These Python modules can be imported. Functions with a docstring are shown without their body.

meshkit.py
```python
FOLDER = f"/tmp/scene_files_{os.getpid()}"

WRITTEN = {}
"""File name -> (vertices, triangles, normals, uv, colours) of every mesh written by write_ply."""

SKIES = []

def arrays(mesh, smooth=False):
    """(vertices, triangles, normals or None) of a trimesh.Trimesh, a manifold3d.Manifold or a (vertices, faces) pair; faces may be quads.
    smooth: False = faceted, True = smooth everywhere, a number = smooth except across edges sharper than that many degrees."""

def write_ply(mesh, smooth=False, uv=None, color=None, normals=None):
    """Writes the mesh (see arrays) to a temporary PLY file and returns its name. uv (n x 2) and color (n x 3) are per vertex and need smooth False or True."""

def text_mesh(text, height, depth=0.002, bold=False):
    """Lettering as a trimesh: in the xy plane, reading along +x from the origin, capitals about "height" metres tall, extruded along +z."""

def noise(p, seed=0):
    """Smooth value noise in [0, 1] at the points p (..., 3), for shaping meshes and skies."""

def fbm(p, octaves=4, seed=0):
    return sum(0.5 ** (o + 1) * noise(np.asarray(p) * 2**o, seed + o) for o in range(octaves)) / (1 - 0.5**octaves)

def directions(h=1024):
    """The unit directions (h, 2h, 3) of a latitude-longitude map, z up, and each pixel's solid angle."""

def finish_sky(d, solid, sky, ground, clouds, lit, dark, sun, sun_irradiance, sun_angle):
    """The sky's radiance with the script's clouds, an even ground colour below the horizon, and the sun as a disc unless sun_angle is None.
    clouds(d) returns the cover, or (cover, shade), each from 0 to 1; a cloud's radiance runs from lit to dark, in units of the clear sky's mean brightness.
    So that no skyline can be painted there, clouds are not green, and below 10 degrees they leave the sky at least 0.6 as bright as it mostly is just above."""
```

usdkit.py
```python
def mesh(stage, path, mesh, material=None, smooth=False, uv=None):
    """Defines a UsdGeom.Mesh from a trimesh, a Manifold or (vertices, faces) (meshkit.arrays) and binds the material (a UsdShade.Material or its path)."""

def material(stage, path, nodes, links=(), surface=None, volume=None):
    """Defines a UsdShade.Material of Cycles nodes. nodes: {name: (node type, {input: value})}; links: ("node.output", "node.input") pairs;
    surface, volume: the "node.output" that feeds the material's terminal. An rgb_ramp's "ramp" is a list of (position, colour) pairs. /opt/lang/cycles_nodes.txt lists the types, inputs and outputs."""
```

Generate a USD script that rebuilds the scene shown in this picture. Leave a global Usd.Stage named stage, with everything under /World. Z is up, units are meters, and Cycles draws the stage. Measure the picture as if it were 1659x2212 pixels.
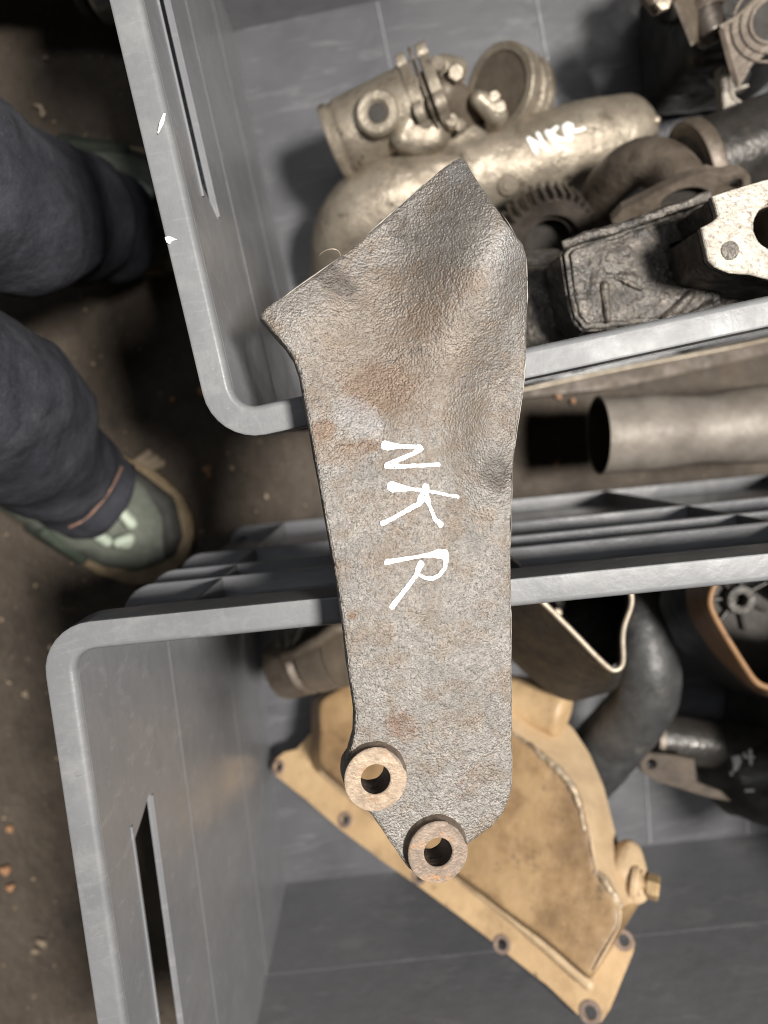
import math, random
import numpy as np, trimesh, manifold3d as m3, usdkit, meshkit
from manifold3d import Manifold, CrossSection
from shapely.geometry import Polygon, Point, LineString, box as sbox
from shapely.ops import unary_union
from pxr import Usd, UsdGeom, UsdLux, UsdShade, Gf, Sdf, Vt
random.seed(7); rng = np.random.default_rng(7)
stage = Usd.Stage.CreateInMemory()
UsdGeom.SetStageUpAxis(stage, 'Z'); UsdGeom.SetStageMetersPerUnit(stage, 1.0)
UsdGeom.Xform.Define(stage, '/World')

# ------------------------------------------------------------------ camera (hand-held phone 0.7 m above the floor, looking down)
F, TILT, ROLL, HC = 1592.2, .1017, -.1993, .7004
fw = np.array([0, -math.sin(TILT), -math.cos(TILT)]); _u = np.array([0, math.cos(TILT), -math.sin(TILT)]); _r = np.array([1., 0, 0])
R = math.cos(ROLL) * _r + math.sin(ROLL) * _u; U = -math.sin(ROLL) * _r + math.cos(ROLL) * _u
C = np.array([0, 0, HC])
cam = UsdGeom.Camera.Define(stage, '/World/camera')
M = np.eye(4); M[0, :3] = R; M[1, :3] = U; M[2, :3] = -fw; M[3, :3] = C
cam.AddTransformOp().Set(Gf.Matrix4d(M.tolist()))
cam.CreateFocalLengthAttr(24.0); cam.CreateHorizontalApertureAttr(24.0 * 1659 / F); cam.CreateVerticalApertureAttr(24.0 * 2212 / F)
cam.CreateFStopAttr(6.2); cam.CreateFocusDistanceAttr(.292); cam.CreateClippingRangeAttr(Gf.Vec2f(.02, 100))
cam.CreateExposureAttr(0.0)
EX = np.array([R[0], R[1], 0]); EX /= np.linalg.norm(EX); EY = np.array([-EX[1], EX[0], 0])   # the picture's right and up, laid level

# ------------------------------------------------------------------ light: one work lamp up on the right, dim room around it
LAMP = np.array([0, 0, 2.3]) + EX * .82 + EY * .11
lamp = UsdLux.DiskLight.Define(stage, '/World/work_lamp')
z = LAMP - np.array([0, 0, .2]); z /= np.linalg.norm(z); x = np.cross([0, 1, 0], z); x /= np.linalg.norm(x); y = np.cross(z, x)
Ml = np.eye(4); Ml[0, :3] = x; Ml[1, :3] = y; Ml[2, :3] = z; Ml[3, :3] = LAMP
lamp.AddTransformOp().Set(Gf.Matrix4d(Ml.tolist()))
lamp.CreateRadiusAttr(.19); lamp.CreateIntensityAttr(305.0); lamp.CreateColorAttr(Gf.Vec3f(1.0, .955, .89))
unseen_tube = UsdLux.RectLight.Define(stage, '/World/unseen_ceiling_tube')        # weak unseen overhead source, placed to light bin walls and ribbed side
TP = EY * .62 + EX * -.25 + np.array([0, 0, 2.6]); z = TP / np.linalg.norm(TP); x = EX - z * np.dot(EX, z); x /= np.linalg.norm(x); y = np.cross(z, x)
Mt = np.eye(4); Mt[0, :3] = x; Mt[1, :3] = y; Mt[2, :3] = z; Mt[3, :3] = TP
unseen_tube.AddTransformOp().Set(Gf.Matrix4d(Mt.tolist())); unseen_tube.CreateWidthAttr(1.4); unseen_tube.CreateHeightAttr(.3); unseen_tube.CreateIntensityAttr(5.0); unseen_tube.CreateColorAttr(Gf.Vec3f(.94, .97, 1.0))
dome = UsdLux.DomeLight.Define(stage, '/World/room_light')
dm = usdkit.material(stage, '/World/Looks/room_glow', {'b': ('background_shader', {'color': (1.0, .97, .95), 'strength': .032})}, [], surface='b.background')
UsdShade.MaterialBindingAPI.Apply(dome.GetPrim()).Bind(dm)

# ------------------------------------------------------------------ helpers
def ray(px, py): return fw + R * (px - 829.5) / F + U * (1106 - py) / F
def at(px, py, z):
    d = ray(px, py); return C + d * (z - HC) / d[2]
def ats(pts, z): return np.array([at(p[0], p[1], z if len(p) < 3 else p[2]) for p in pts])
def on_plane(px, py, n, p0):
    d = ray(px, py); return C + d * (np.dot(p0 - C, n) / np.dot(d, n))
def pxm(z): return (HC - z) / F                     # metres per picture unit at height z (near the nadir)
_used = {}
def numbered(path):
    k = _used.get(path, -1) + 1; _used[path] = k
    return path if k == 0 else f'{path}_{k:03d}'
_loc = {}
def thing(name, label, cat, loc, group=None, kind=None):
    p = numbered('/World/' + name); x = UsdGeom.Xform.Define(stage, p); loc = np.asarray(loc, float)
    x.AddTranslateOp().Set(Gf.Vec3d(*map(float, loc))); _loc[p] = loc
    o = x.GetPrim(); meta(o, label, cat, group, kind); return p
def meta(o, label=None, cat=None, group=None, kind=None):
    for k, v in (('label', label), ('category', cat), ('group', group), ('kind', kind)):
        if v: o.SetCustomDataByKey(k, v)
def arr(m):
    v, f, _ = meshkit.arrays(m, False); return np.array(v), np.array(f)
def obj(name, mesh, m, parent=None, smooth=30, label=None, cat=None, group=None, kind=None, attrs=None):
    p = numbered((parent or '/World') + '/' + name)
    base = np.zeros(3)
    if parent:
        q = parent
        while q not in _loc: q = q.rsplit('/', 1)[0]
        base = _loc[q]
    v, f = arr(mesh)
    g = usdkit.mesh(stage, p, trimesh.Trimesh(v - base, f, process=False), '/World/Looks/' + m, smooth=smooth)
    for k, a in (attrs or {}).items():
        UsdGeom.PrimvarsAPI(g).CreatePrimvar(k, Sdf.ValueTypeNames.FloatArray, 'vertex').Set(Vt.FloatArray.FromNumpy(np.asarray(a, np.float32)))
    meta(g.GetPrim(), label, cat, group, kind)
    return p
def tm(m): v, f = arr(m); return trimesh.Trimesh(v, f, process=False)
def mf(t):
    t = tm(t); t.merge_vertices(); return Manifold(m3.Mesh(np.asarray(t.vertices, np.float32), np.asarray(t.faces, np.uint32)))
def cat_(*ms): return trimesh.util.concatenate([tm(m) for m in ms])
def frames(P):
    P = np.asarray(P, float); t = np.gradient(P, axis=0); t /= np.linalg.norm(t, axis=1)[:, None]
    a = np.cross(t[0], [0, 0, 1.0]); a = a if np.linalg.norm(a) > .1 else np.cross(t[0], [0, 1.0, 0])
    A = []
    for k in range(len(P)):
        a = a - t[k] * np.dot(a, t[k]); a /= np.linalg.norm(a); A.append(a.copy())
    A = np.array(A); return t, A, np.cross(t, A)
def spline(P, n):
    from scipy.interpolate import CubicSpline
    P = np.asarray(P, float); s = np.r_[0, np.cumsum(np.linalg.norm(np.diff(P[:, :3], axis=0), axis=1))]
    return CubicSpline(s, P)(np.linspace(0, s[-1], n))
def loft(rings, cap=True):
    """rings (k, n, 3): a closed skin, capped flat."""
    k, n, _ = rings.shape; v = rings.reshape(-1, 3); F_ = []
    for i in range(k - 1):
        a = i * n + np.arange(n); b = i * n + (np.arange(n) + 1) % n
        F_ += [np.stack([a, b, b + n], 1), np.stack([a, b + n, a + n], 1)]
    if cap:
        v = np.vstack([v, rings[0].mean(0), rings[-1].mean(0)]); j = np.arange(n)
        F_ += [np.stack([np.full(n, k * n), (j + 1) % n, j], 1), np.stack([np.full(n, k * n + 1), (k - 1) * n + j, (k - 1) * n + (j + 1) % n], 1)]
    t = trimesh.Trimesh(v, np.vstack(F_), process=False)
    if t.volume < 0: t.invert()
    return t
def sweep(P, r, n=28, squash=None, round_ends=(0, 0)):
    P = np.asarray(P, float); r = np.broadcast_to(np.asarray(r, float), (len(P),)).copy()
    for end in (0, 1):
        if round_ends[end]:
            e, q = (0, 1) if end == 0 else (-1, -2)
            d = P[e] - P[q]; d /= np.linalg.norm(d); R0 = r[e]; L_ = R0 * round_ends[end]
            ang = np.radians([20, 40, 58, 72, 84]); ex = [P[e] + d * L_ * math.sin(a) for a in ang]; er = [R0 * math.cos(a) for a in ang]
            if end == 0: P = np.vstack([ex[::-1], P]); r = np.r_[er[::-1], r]
            else: P = np.vstack([P, ex]); r = np.r_[r, er]
    t, A, B = frames(P); th = np.arange(n) * 2 * np.pi / n
    s = 1.0 if squash is None else squash
    return loft(P[:, None] + r[:, None, None] * (np.cos(th)[None, :, None] * A[:, None] + s * np.sin(th)[None, :, None] * B[:, None]))
def lathe(o, axis, prof, n=40):
    """closed (radius, height) profile turned about the axis through o."""
    axis = np.asarray(axis, float) / np.linalg.norm(axis); a = np.cross(axis, [.3, .2, .9]); a /= np.linalg.norm(a); b = np.cross(axis, a)
    th = np.arange(n) * 2 * np.pi / n; prof = np.asarray(prof, float); k = len(prof)
    v = np.array([np.asarray(o) + axis * h + r * (math.cos(t) * a + math.sin(t) * b) for t in th for r, h in prof]); F_ = []
    for i in range(n):
        for j in range(k):
            p, q = i * k + j, i * k + (j + 1) % k; p2, q2 = ((i + 1) % n) * k + j, ((i + 1) % n) * k + (j + 1) % k
            F_ += [[p, p2, q2], [p, q2, q]]
    t = trimesh.Trimesh(v, F_, process=False)
    if t.volume < 0: t.invert()
    return t
def cyl(o, axis, r, h, n=36, ch=.0008):
    return lathe(o, axis, [(1e-5, 0), (r - ch, 0), (r, ch), (r, h - ch), (r - ch, h), (1e-5, h)], n)
def tube(o, axis, ri, ro, h, n=40, ch=.0006):
    return lathe(o, axis, [(ri, 0), (ro - ch, 0), (ro, ch), (ro, h - ch), (ro - ch, h), (ri + ch, h), (ri, h - ch)], n)
def frame_of(n, hint=(1, 0, 0)):
    n = np.asarray(n, float); n /= np.linalg.norm(n); a = np.asarray(hint, float); a = a - n * np.dot(a, n); a /= np.linalg.norm(a)
    return a, np.cross(n, a), n
def place(m, o, n, hint=(1, 0, 0)):
    a, b, c = frame_of(n, hint); T = np.eye(4); T[:3, 0] = a; T[:3, 1] = b; T[:3, 2] = c; T[:3, 3] = o
    m = tm(m); m.apply_transform(T); return m
def extr(poly, h, ch=0.0):
    """a shapely polygon in xy, from z=0 to h, top and bottom edges chamfered by ch."""
    def cs(g):
        gs = getattr(g, 'geoms', [g]); L_ = []
        for q in gs:
            if q.is_empty: continue
            L_.append(np.asarray(q.exterior.coords)[:-1]); L_ += [np.asarray(i.coords)[:-1] for i in q.interiors]
        return CrossSection(L_, m3.FillRule.EvenOdd)
    if ch <= 0: return cs(poly).extrude(h)
    inn = poly.buffer(-ch, join_style=2); out = cs(inn).extrude(h)
    return out + cs(poly.buffer(-ch * .35, join_style=2)).extrude(h - ch * .7).translate((0, 0, ch * .35)) + cs(poly).extrude(h - 2 * ch).translate((0, 0, ch))
def bxm(lo, hi): 
    lo, hi = np.array(lo, float), np.array(hi, float); return Manifold.cube(tuple(hi - lo)).translate(tuple(lo))
def hull(spheres, n=20):
    return Manifold.batch_hull([Manifold.sphere(r, n).translate(tuple(map(float, p))) for p, r in spheres])
def chain(P, r, n=18):
    r = np.broadcast_to(r, (len(P),)); return Manifold.batch_boolean([hull([(P[i], r[i]), (P[i + 1], r[i + 1])], n) for i in range(len(P) - 1)], m3.OpType.Add)
def rough(m, res, amp, scale, seed=0, octaves=4, soft=0):
    """refines a solid and pushes its skin in and out by noise: cast metal."""
    t = tm(mf(m).refine_to_length(res)); t.merge_vertices()
    if soft: trimesh.smoothing.filter_taubin(t, iterations=soft)
    t.vertices = t.vertices + t.vertex_normals * ((meshkit.fbm(t.vertices * scale + 50, octaves, seed) - .5) * 2 * amp)[:, None]
    return t
def sheet(P0, P1, th):
    """a bent sheet: polyline P0 (top edge) to P1 (other edge), thickness th."""
    P0, P1 = np.asarray(P0, float), np.asarray(P1, float); n = np.cross(np.gradient(P0, axis=0), P1 - P0); n /= np.linalg.norm(n, axis=1)[:, None]
    return loft(np.stack([P0 + n * th / 2, P0 - n * th / 2, P1 - n * th / 2, P1 + n * th / 2], 1))
def hit(mesh, px, py):
    """where the line of sight through a point of the picture meets a built surface, and the normal there."""
    V, Fc = mesh.vertices, mesh.faces; d = ray(px, py); a = V[Fc[:, 0]]; e1 = V[Fc[:, 1]] - a; e2 = V[Fc[:, 2]] - a
    h = np.cross(d, e2); det = (e1 * h).sum(1); det = np.where(abs(det) < 1e-18, 1e-18, det); s = C - a; u = (s * h).sum(1) / det; q = np.cross(s, e1); v = (q @ d) / det; t = (q * e2).sum(1) / det
    ok = (u >= -1e-6) & (v >= -1e-6) & (u + v <= 1 + 1e-6) & (t > 0)
    if not ok.any(): return None
    k = np.flatnonzero(ok)[np.argmin(t[ok])]; n = np.cross(e1[k], e2[k]); n /= np.linalg.norm(n)
    return C + d * t[k], (n if n @ d < 0 else -n)
def dab(mesh, pts, lift=.0005):
    """brush strokes [(px, py, radius)] laid on a surface as thin beads of paint."""
    discs = []
    for px, py, r in pts:
        h_ = hit(mesh, px, py)
        if h_ is None: discs.append(None); continue
        p, n = h_; a, b, c = frame_of(n); rm = r * (HC - p[2]) / F; th = np.arange(12) * np.pi / 6
        ring = p + rm * (np.cos(th)[:, None] * a + np.sin(th)[:, None] * b)
        discs.append(np.vstack([ring - n * lift, ring + n * lift * .3, p + rm * .6 * (np.cos(th)[:, None] * a + np.sin(th)[:, None] * b) + n * lift]))
    out = [Manifold.hull_points(np.vstack([A, B]).astype(np.float32)) for A, B in zip(discs, discs[1:]) if A is not None and B is not None]
    return Manifold.batch_boolean(out, m3.OpType.Add)

# ------------------------------------------------------------------ materials
def mat(name, stops, scale=40, detail=6, nrough=.6, rough=(.5, .6), metal=0., bump=(), stains=(), scratch=(), spec=.5, attrs=(), rscale=90):
    """stops: colour ramp over noise. stains: (colour, scale, lo, hi[, strength]). scratch: (colour, rotation, width, amount). bump: (kind, scale, distance). attrs: (primvar, colour, noise scale)."""
    N = {'g': ('geometry', {}), 'n0': ('noise_texture', {'scale': scale, 'detail': detail, 'roughness': nrough}), 'r0': ('rgb_ramp', {'ramp': stops}),
         'p': ('principled_bsdf', {'metallic': metal, 'specular_ior_level': spec})}
    L = [('g.position', 'n0.vector'), ('n0.fac', 'r0.fac')]; col = 'r0.color'
    for i, s in enumerate(stains):
        c, sc, lo, hi = s[:4]; k = s[4] if len(s) > 4 else 1.0
        N[f'sn{i}'] = ('noise_texture', {'scale': sc, 'detail': 7, 'roughness': .68}); N[f'sm{i}'] = ('mapping', {'location': (3.1 * i + 1, 1.7 * i, .9 * i)})
        N[f'sr{i}'] = ('rgb_ramp', {'ramp': [(0, (0, 0, 0)), (lo, (0, 0, 0)), (hi, (k, k, k)), (1, (k, k, k))]})
        N[f'sx{i}'] = ('mix', {'mix_type': 'mix', 'color2': c})
        L += [('g.position', f'sm{i}.vector'), (f'sm{i}.vector', f'sn{i}.vector'), (f'sn{i}.fac', f'sr{i}.fac'), (f'sr{i}.color', f'sx{i}.fac'), (col, f'sx{i}.color1')]; col = f'sx{i}.color'
    for i, (c, rot, wd, amt) in enumerate(scratch):
        N[f'cm{i}'] = ('mapping', {'rotation': rot, 'scale': (wd * .14, wd, wd * .4)}); N[f'cn{i}'] = ('noise_texture', {'scale': 1.0, 'detail': 3, 'roughness': .5, 'distortion': .6})
        N[f'cr{i}'] = ('rgb_ramp', {'ramp': [(0, (0, 0, 0)), (.60, (0, 0, 0)), (.66, (amt, amt, amt)), (.72, (amt * .3,) * 3), (1, (amt,) * 3)]}); N[f'cx{i}'] = ('mix', {'mix_type': 'mix', 'color2': c})
        L += [('g.position', f'cm{i}.vector'), (f'cm{i}.vector', f'cn{i}.vector'), (f'cn{i}.fac', f'cr{i}.fac'), (f'cr{i}.color', f'cx{i}.fac'), (col, f'cx{i}.color1')]; col = f'cx{i}.color'
    for i, (a, c, sc, am_) in enumerate(attrs):
        N[f'aa{i}'] = ('attribute', {'attribute': a}); N[f'an{i}'] = ('noise_texture', {'scale': sc, 'detail': 6, 'roughness': .7}); N[f'am{i}'] = ('math', {'math_type': 'multiply'})
        N[f'ar{i}'] = ('rgb_ramp', {'ramp': [(0, (0, 0, 0)), (.24, (0, 0, 0)), (.42, (am_,) * 3), (1, (am_,) * 3)]}); N[f'ax{i}'] = ('mix', {'mix_type': 'mix', 'color2': c})
        L += [('g.position', f'an{i}.vector'), (f'an{i}.fac', f'am{i}.value1'), (f'aa{i}.fac', f'am{i}.value2'), (f'am{i}.value', f'ar{i}.fac'), (f'ar{i}.color', f'ax{i}.fac'), (col, f'ax{i}.color1')]; col = f'ax{i}.color'
    L.append((col, 'p.base_color'))
    N['rn'] = ('noise_texture', {'scale': rscale, 'detail': 4}); N['rm'] = ('map_range', {'from_min': .3, 'from_max': .7, 'to_min': rough[0], 'to_max': rough[1], 'clamp': True})
    L += [('g.position', 'rn.vector'), ('rn.fac', 'rm.value'), ('rm.result', 'p.roughness')]
    prev = None
    for i, (kind, sc, dist) in enumerate(bump):
        if kind == 'voronoi': N[f'b{i}'] = ('voronoi_texture', {'scale': sc, 'feature': 'smooth_f1', 'smoothness': .6}); o = f'b{i}.distance'
        else: N[f'b{i}'] = ('noise_texture', {'scale': sc, 'detail': 4, 'roughness': .55}); o = f'b{i}.fac'
        N[f'bb{i}'] = ('bump', {'distance': abs(dist), 'strength': 1.0, 'invert': dist < 0})
        L += [('g.position', f'b{i}.vector'), (o, f'bb{i}.height')] + ([(prev, f'bb{i}.normal')] if prev else []); prev = f'bb{i}.normal'
    if prev: L.append((prev, 'p.normal'))
    usdkit.material(stage, '/World/Looks/' + name, N, L, surface='p.BSDF')

def g3(v, t=(1, 1, 1)): return tuple(v * k for k in t)
BR = (1.0, .93, .86)
mat('cast_iron', [(.25, g3(.12, (1, .97, .945))), (.45, g3(.182, BR)), (.6, g3(.228, BR)), (.8, g3(.31, BR))], scale=520, detail=6, nrough=.74, rough=(.43, .56), metal=.6, spec=.45,
    bump=[('voronoi', 1150, -.00030), ('noise', 1700, .00035)], stains=[((.105, .102, .103), 48, .50, .72, .55), ((.15, .115, .086), 85, .48, .64, .65), ((.07, .06, .052), 520, .58, .66, .6), ((.33, .30, .265), 1000, .60, .70, .4)],
    attrs=[('rust', (.13, .078, .05), 420, .75), ('mud', (.172, .134, .104), 330, .55), ('pale', (.27, .27, .28), 420, .4), ('grime_shade', (.06, .052, .047), 260, .6)])
mat('worn_edge', [(.35, (.12, .11, .10)), (.65, (.36, .33, .29))], scale=120, rough=(.42, .56), metal=.4)
mat('machined_boss', [(.3, (.145, .105, .072)), (.5, (.215, .16, .112)), (.72, (.30, .23, .165))], scale=260, detail=8, rough=(.4, .55), metal=.35, stains=[((.20, .105, .05), 130, .56, .66, .8)], bump=[('noise', 900, .00012)])
mat('machined_boss_dull', [(.3, (.115, .087, .067)), (.5, (.165, .125, .097)), (.72, (.23, .175, .135))], scale=260, detail=8, rough=(.4, .55), metal=.35, stains=[((.30, .16, .075), 150, .54, .62, .8)], bump=[('noise', 900, .00012)])
mat('boss_iron', [(.3, (.10, .075, .058)), (.7, (.19, .148, .115))], scale=260, detail=7, rough=(.45, .6), metal=.2, bump=[('noise', 700, .0004)])
mat('drab_steel', [(.3, (.045, .034, .025)), (.7, (.085, .064, .047))], scale=60, detail=6, rough=(.5, .65), metal=.2, bump=[('noise', 300, .0004)])
mat('white_paint', [(.3, (.80, .80, .79)), (.7, (.90, .90, .89))], scale=80, rough=(.35, .5), stains=[((.42, .40, .38), 520, .64, .72, .7)], bump=[('noise', 500, .0003)])
mat('hollow_shade', [(.3, (.02, .018, .016)), (.7, (.04, .034, .028))], scale=300, rough=(.6, .8))  # near-black for discs in bores and hollows, their inner shade painted in
SC = (.30, .30, .31)
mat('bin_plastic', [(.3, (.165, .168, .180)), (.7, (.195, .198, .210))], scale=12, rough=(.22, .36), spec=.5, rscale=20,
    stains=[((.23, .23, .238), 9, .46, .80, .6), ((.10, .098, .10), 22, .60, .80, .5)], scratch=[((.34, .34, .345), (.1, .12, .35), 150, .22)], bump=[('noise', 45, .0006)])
mat('bin_floor_shaded', [(.3, (.066, .067, .074)), (.7, (.088, .089, .097))], scale=10, rough=(.36, .5), spec=.5, rscale=20,  # same grey plastic, darkened for the dimmer light deep in the bin
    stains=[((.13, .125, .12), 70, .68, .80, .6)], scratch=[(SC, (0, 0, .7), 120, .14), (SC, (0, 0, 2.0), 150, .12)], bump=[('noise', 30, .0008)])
mat('bin_rim', [(.3, (.142, .145, .153)), (.7, (.175, .178, .185))], scale=26, rough=(.38, .52), spec=.38, rscale=60,
    stains=[((.24, .24, .24), 42, .50, .74, .7), ((.095, .09, .085), 110, .64, .74, .6), ((.36, .33, .27), 17, .60, .72, .6), ((.30, .30, .30), 330, .66, .74, .6)],
    scratch=[((.40, .40, .40), (0, 0, 1.3), 500, .08)], bump=[('noise', 240, .0002)])
mat('floor_dirt', [(.25, (.046, .036, .028)), (.5, (.076, .060, .046)), (.75, (.112, .089, .069))], scale=16, detail=9, nrough=.68, rough=(.6, .85), spec=.35,
    stains=[((.035, .028, .024), 9, .54, .68, .8), ((.20, .165, .125), 140, .62, .72, .6), ((.03, .025, .022), 60, .62, .70, .7)], bump=[('noise', 90, .003), ('noise', 420, .001)])
mat('khaki_alloy', [(.3, (.175, .147, .112)), (.5, (.275, .236, .184)), (.7, (.365, .318, .254))], scale=28, detail=8, rough=(.38, .52), metal=.5,
    stains=[((.11, .085, .06), 34, .52, .68, .75), ((.05, .04, .032), 110, .60, .68, .8), ((.40, .36, .30), 200, .62, .70, .6)], bump=[('noise', 160, .0009), ('noise', 600, .0003)])
mat('khaki_dark', [(.3, (.075, .06, .045)), (.7, (.15, .12, .09))], scale=50, rough=(.45, .6), metal=.3, bump=[('noise', 160, .0006)])
mat('dark_steel', [(.3, (.05, .042, .036)), (.7, (.12, .10, .085))], scale=60, rough=(.3, .5), metal=.6, bump=[('noise', 300, .0003)])
mat('brown_casting', [(.3, (.085, .066, .05)), (.5, (.14, .112, .088)), (.7, (.20, .165, .13))], scale=45, detail=7, rough=(.42, .6), metal=.35, stains=[((.03, .026, .022), 28, .55, .7, .8)], bump=[('noise', 220, .0006)])
mat('oily_casting', [(.3, (.03, .028, .027)), (.48, (.075, .066, .058)), (.62, (.13, .112, .094)), (.78, (.2, .17, .14))], scale=120, detail=9, nrough=.72, rough=(.3, .6), metal=.25,
    stains=[((.018, .016, .015), 35, .50, .62, .9), ((.17, .11, .07), 240, .66, .72, .6)], bump=[('noise', 380, .0011), ('noise', 110, .002)])
mat('machined_alloy', [(.3, (.15, .13, .108)), (.5, (.29, .262, .222)), (.7, (.40, .37, .32))], scale=240, detail=9, nrough=.75, rough=(.4, .55), metal=.3, stains=[((.07, .055, .045), 420, .56, .62, .8), ((.10, .08, .065), 70, .58, .66, .7)], bump=[('noise', 500, .0005)])
mat('black_rubber', [(.3, (.026, .026, .027)), (.7, (.055, .055, .055))], scale=60, rough=(.40, .55), stains=[((.17, .155, .135), 55, .58, .72, .6)], bump=[('noise', 120, .0008)])
mat('black_paint_metal', [(.3, (.022, .021, .02)), (.7, (.06, .054, .048))], scale=50, rough=(.28, .45), metal=.3, stains=[((.10, .075, .05), 40, .6, .72, .7)], bump=[('noise', 160, .0008)])
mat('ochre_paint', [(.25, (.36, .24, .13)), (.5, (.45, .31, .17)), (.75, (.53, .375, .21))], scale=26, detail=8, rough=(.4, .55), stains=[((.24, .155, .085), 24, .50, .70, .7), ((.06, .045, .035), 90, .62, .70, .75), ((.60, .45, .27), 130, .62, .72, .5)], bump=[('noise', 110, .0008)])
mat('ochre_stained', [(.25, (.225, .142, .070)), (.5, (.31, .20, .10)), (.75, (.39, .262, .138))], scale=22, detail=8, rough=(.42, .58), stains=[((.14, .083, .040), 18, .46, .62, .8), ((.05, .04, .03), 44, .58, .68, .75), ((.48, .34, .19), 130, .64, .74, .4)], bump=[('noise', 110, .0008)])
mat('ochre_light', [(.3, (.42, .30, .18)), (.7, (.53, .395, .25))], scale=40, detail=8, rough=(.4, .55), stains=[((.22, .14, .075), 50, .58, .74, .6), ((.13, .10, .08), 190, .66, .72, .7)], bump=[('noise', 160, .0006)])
mat('weld_metal', [(.3, (.20, .15, .10)), (.5, (.40, .31, .21)), (.75, (.58, .52, .45))], scale=160, detail=8, rough=(.4, .6), metal=.3, stains=[((.08, .06, .045), 90, .54, .64, .8)], bump=[('noise', 300, .0008)])
mat('bare_ring', [(.3, (.17, .12, .10)), (.7, (.30, .23, .19))], scale=150, rough=(.4, .6), metal=.4)
mat('brass', [(.3, (.36, .24, .12)), (.7, (.50, .36, .20))], scale=120, rough=(.35, .5), metal=.5, bump=[('noise', 300, .0003)])
mat('rusty_sheet', [(.3, (.016, .014, .013)), (.55, (.034, .029, .024)), (.75, (.065, .052, .04))], scale=60, detail=8, rough=(.45, .65), metal=.2, stains=[((.12, .085, .035), 120, .68, .74, .6)], bump=[('noise', 200, .0008)])
mat('worn_steel', [(.3, (.30, .25, .19)), (.7, (.52, .45, .36))], scale=150, rough=(.35, .5), metal=.4)
mat('orange_brown', [(.3, (.16, .085, .038)), (.7, (.27, .15, .07))], scale=40, rough=(.4, .6), stains=[((.05, .035, .025), 45, .56, .7, .7)])
mat('grey_pipe', [(.3, (.13, .112, .095)), (.5, (.19, .168, .145)), (.7, (.26, .235, .205))], scale=26, detail=7, rough=(.50, .64), metal=.2, stains=[((.13, .105, .08), 20, .52, .72, .6), ((.36, .27, .15), 50, .66, .74, .5)], bump=[('noise', 120, .0005)])
mat('steel_strip', [(.3, (.075, .06, .047)), (.7, (.13, .105, .085))], scale=40, rough=(.45, .7), metal=.3, stains=[((.2, .15, .1), 120, .64, .72, .6)], bump=[('noise', 200, .0008)])
mat('shiny_steel', [(.3, (.42, .40, .36)), (.7, (.62, .60, .56))], scale=50, rough=(.2, .35), metal=.8)
mat('navy_cloth', [(.3, (.024, .0255, .033)), (.5, (.037, .0385, .048)), (.7, (.057, .0585, .070))], scale=34, detail=8, nrough=.7, rough=(.85, .95), spec=.2, stains=[((.10, .099, .11), 18, .56, .75, .5)], scratch=[((.11, .108, .12), (0, 0, .4), 700, .25)], bump=[('noise', 900, .0006), ('noise', 40, .004)])
mat('orange_thread', [(.3, (.20, .11, .08)), (.7, (.32, .19, .14))], scale=300, rough=(.7, .9))
mat('green_suede', [(.3, (.092, .102, .086)), (.5, (.135, .147, .124)), (.7, (.18, .19, .162))], scale=60, detail=8, rough=(.8, .95), spec=.2, stains=[((.05, .06, .05), 30, .56, .7, .6), ((.2, .15, .11), 70, .64, .74, .6)], bump=[('noise', 900, .0005)])
mat('green_dark', [(.3, (.04, .05, .04)), (.7, (.07, .085, .065))], scale=60, rough=(.8, .95), spec=.2)
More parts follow.
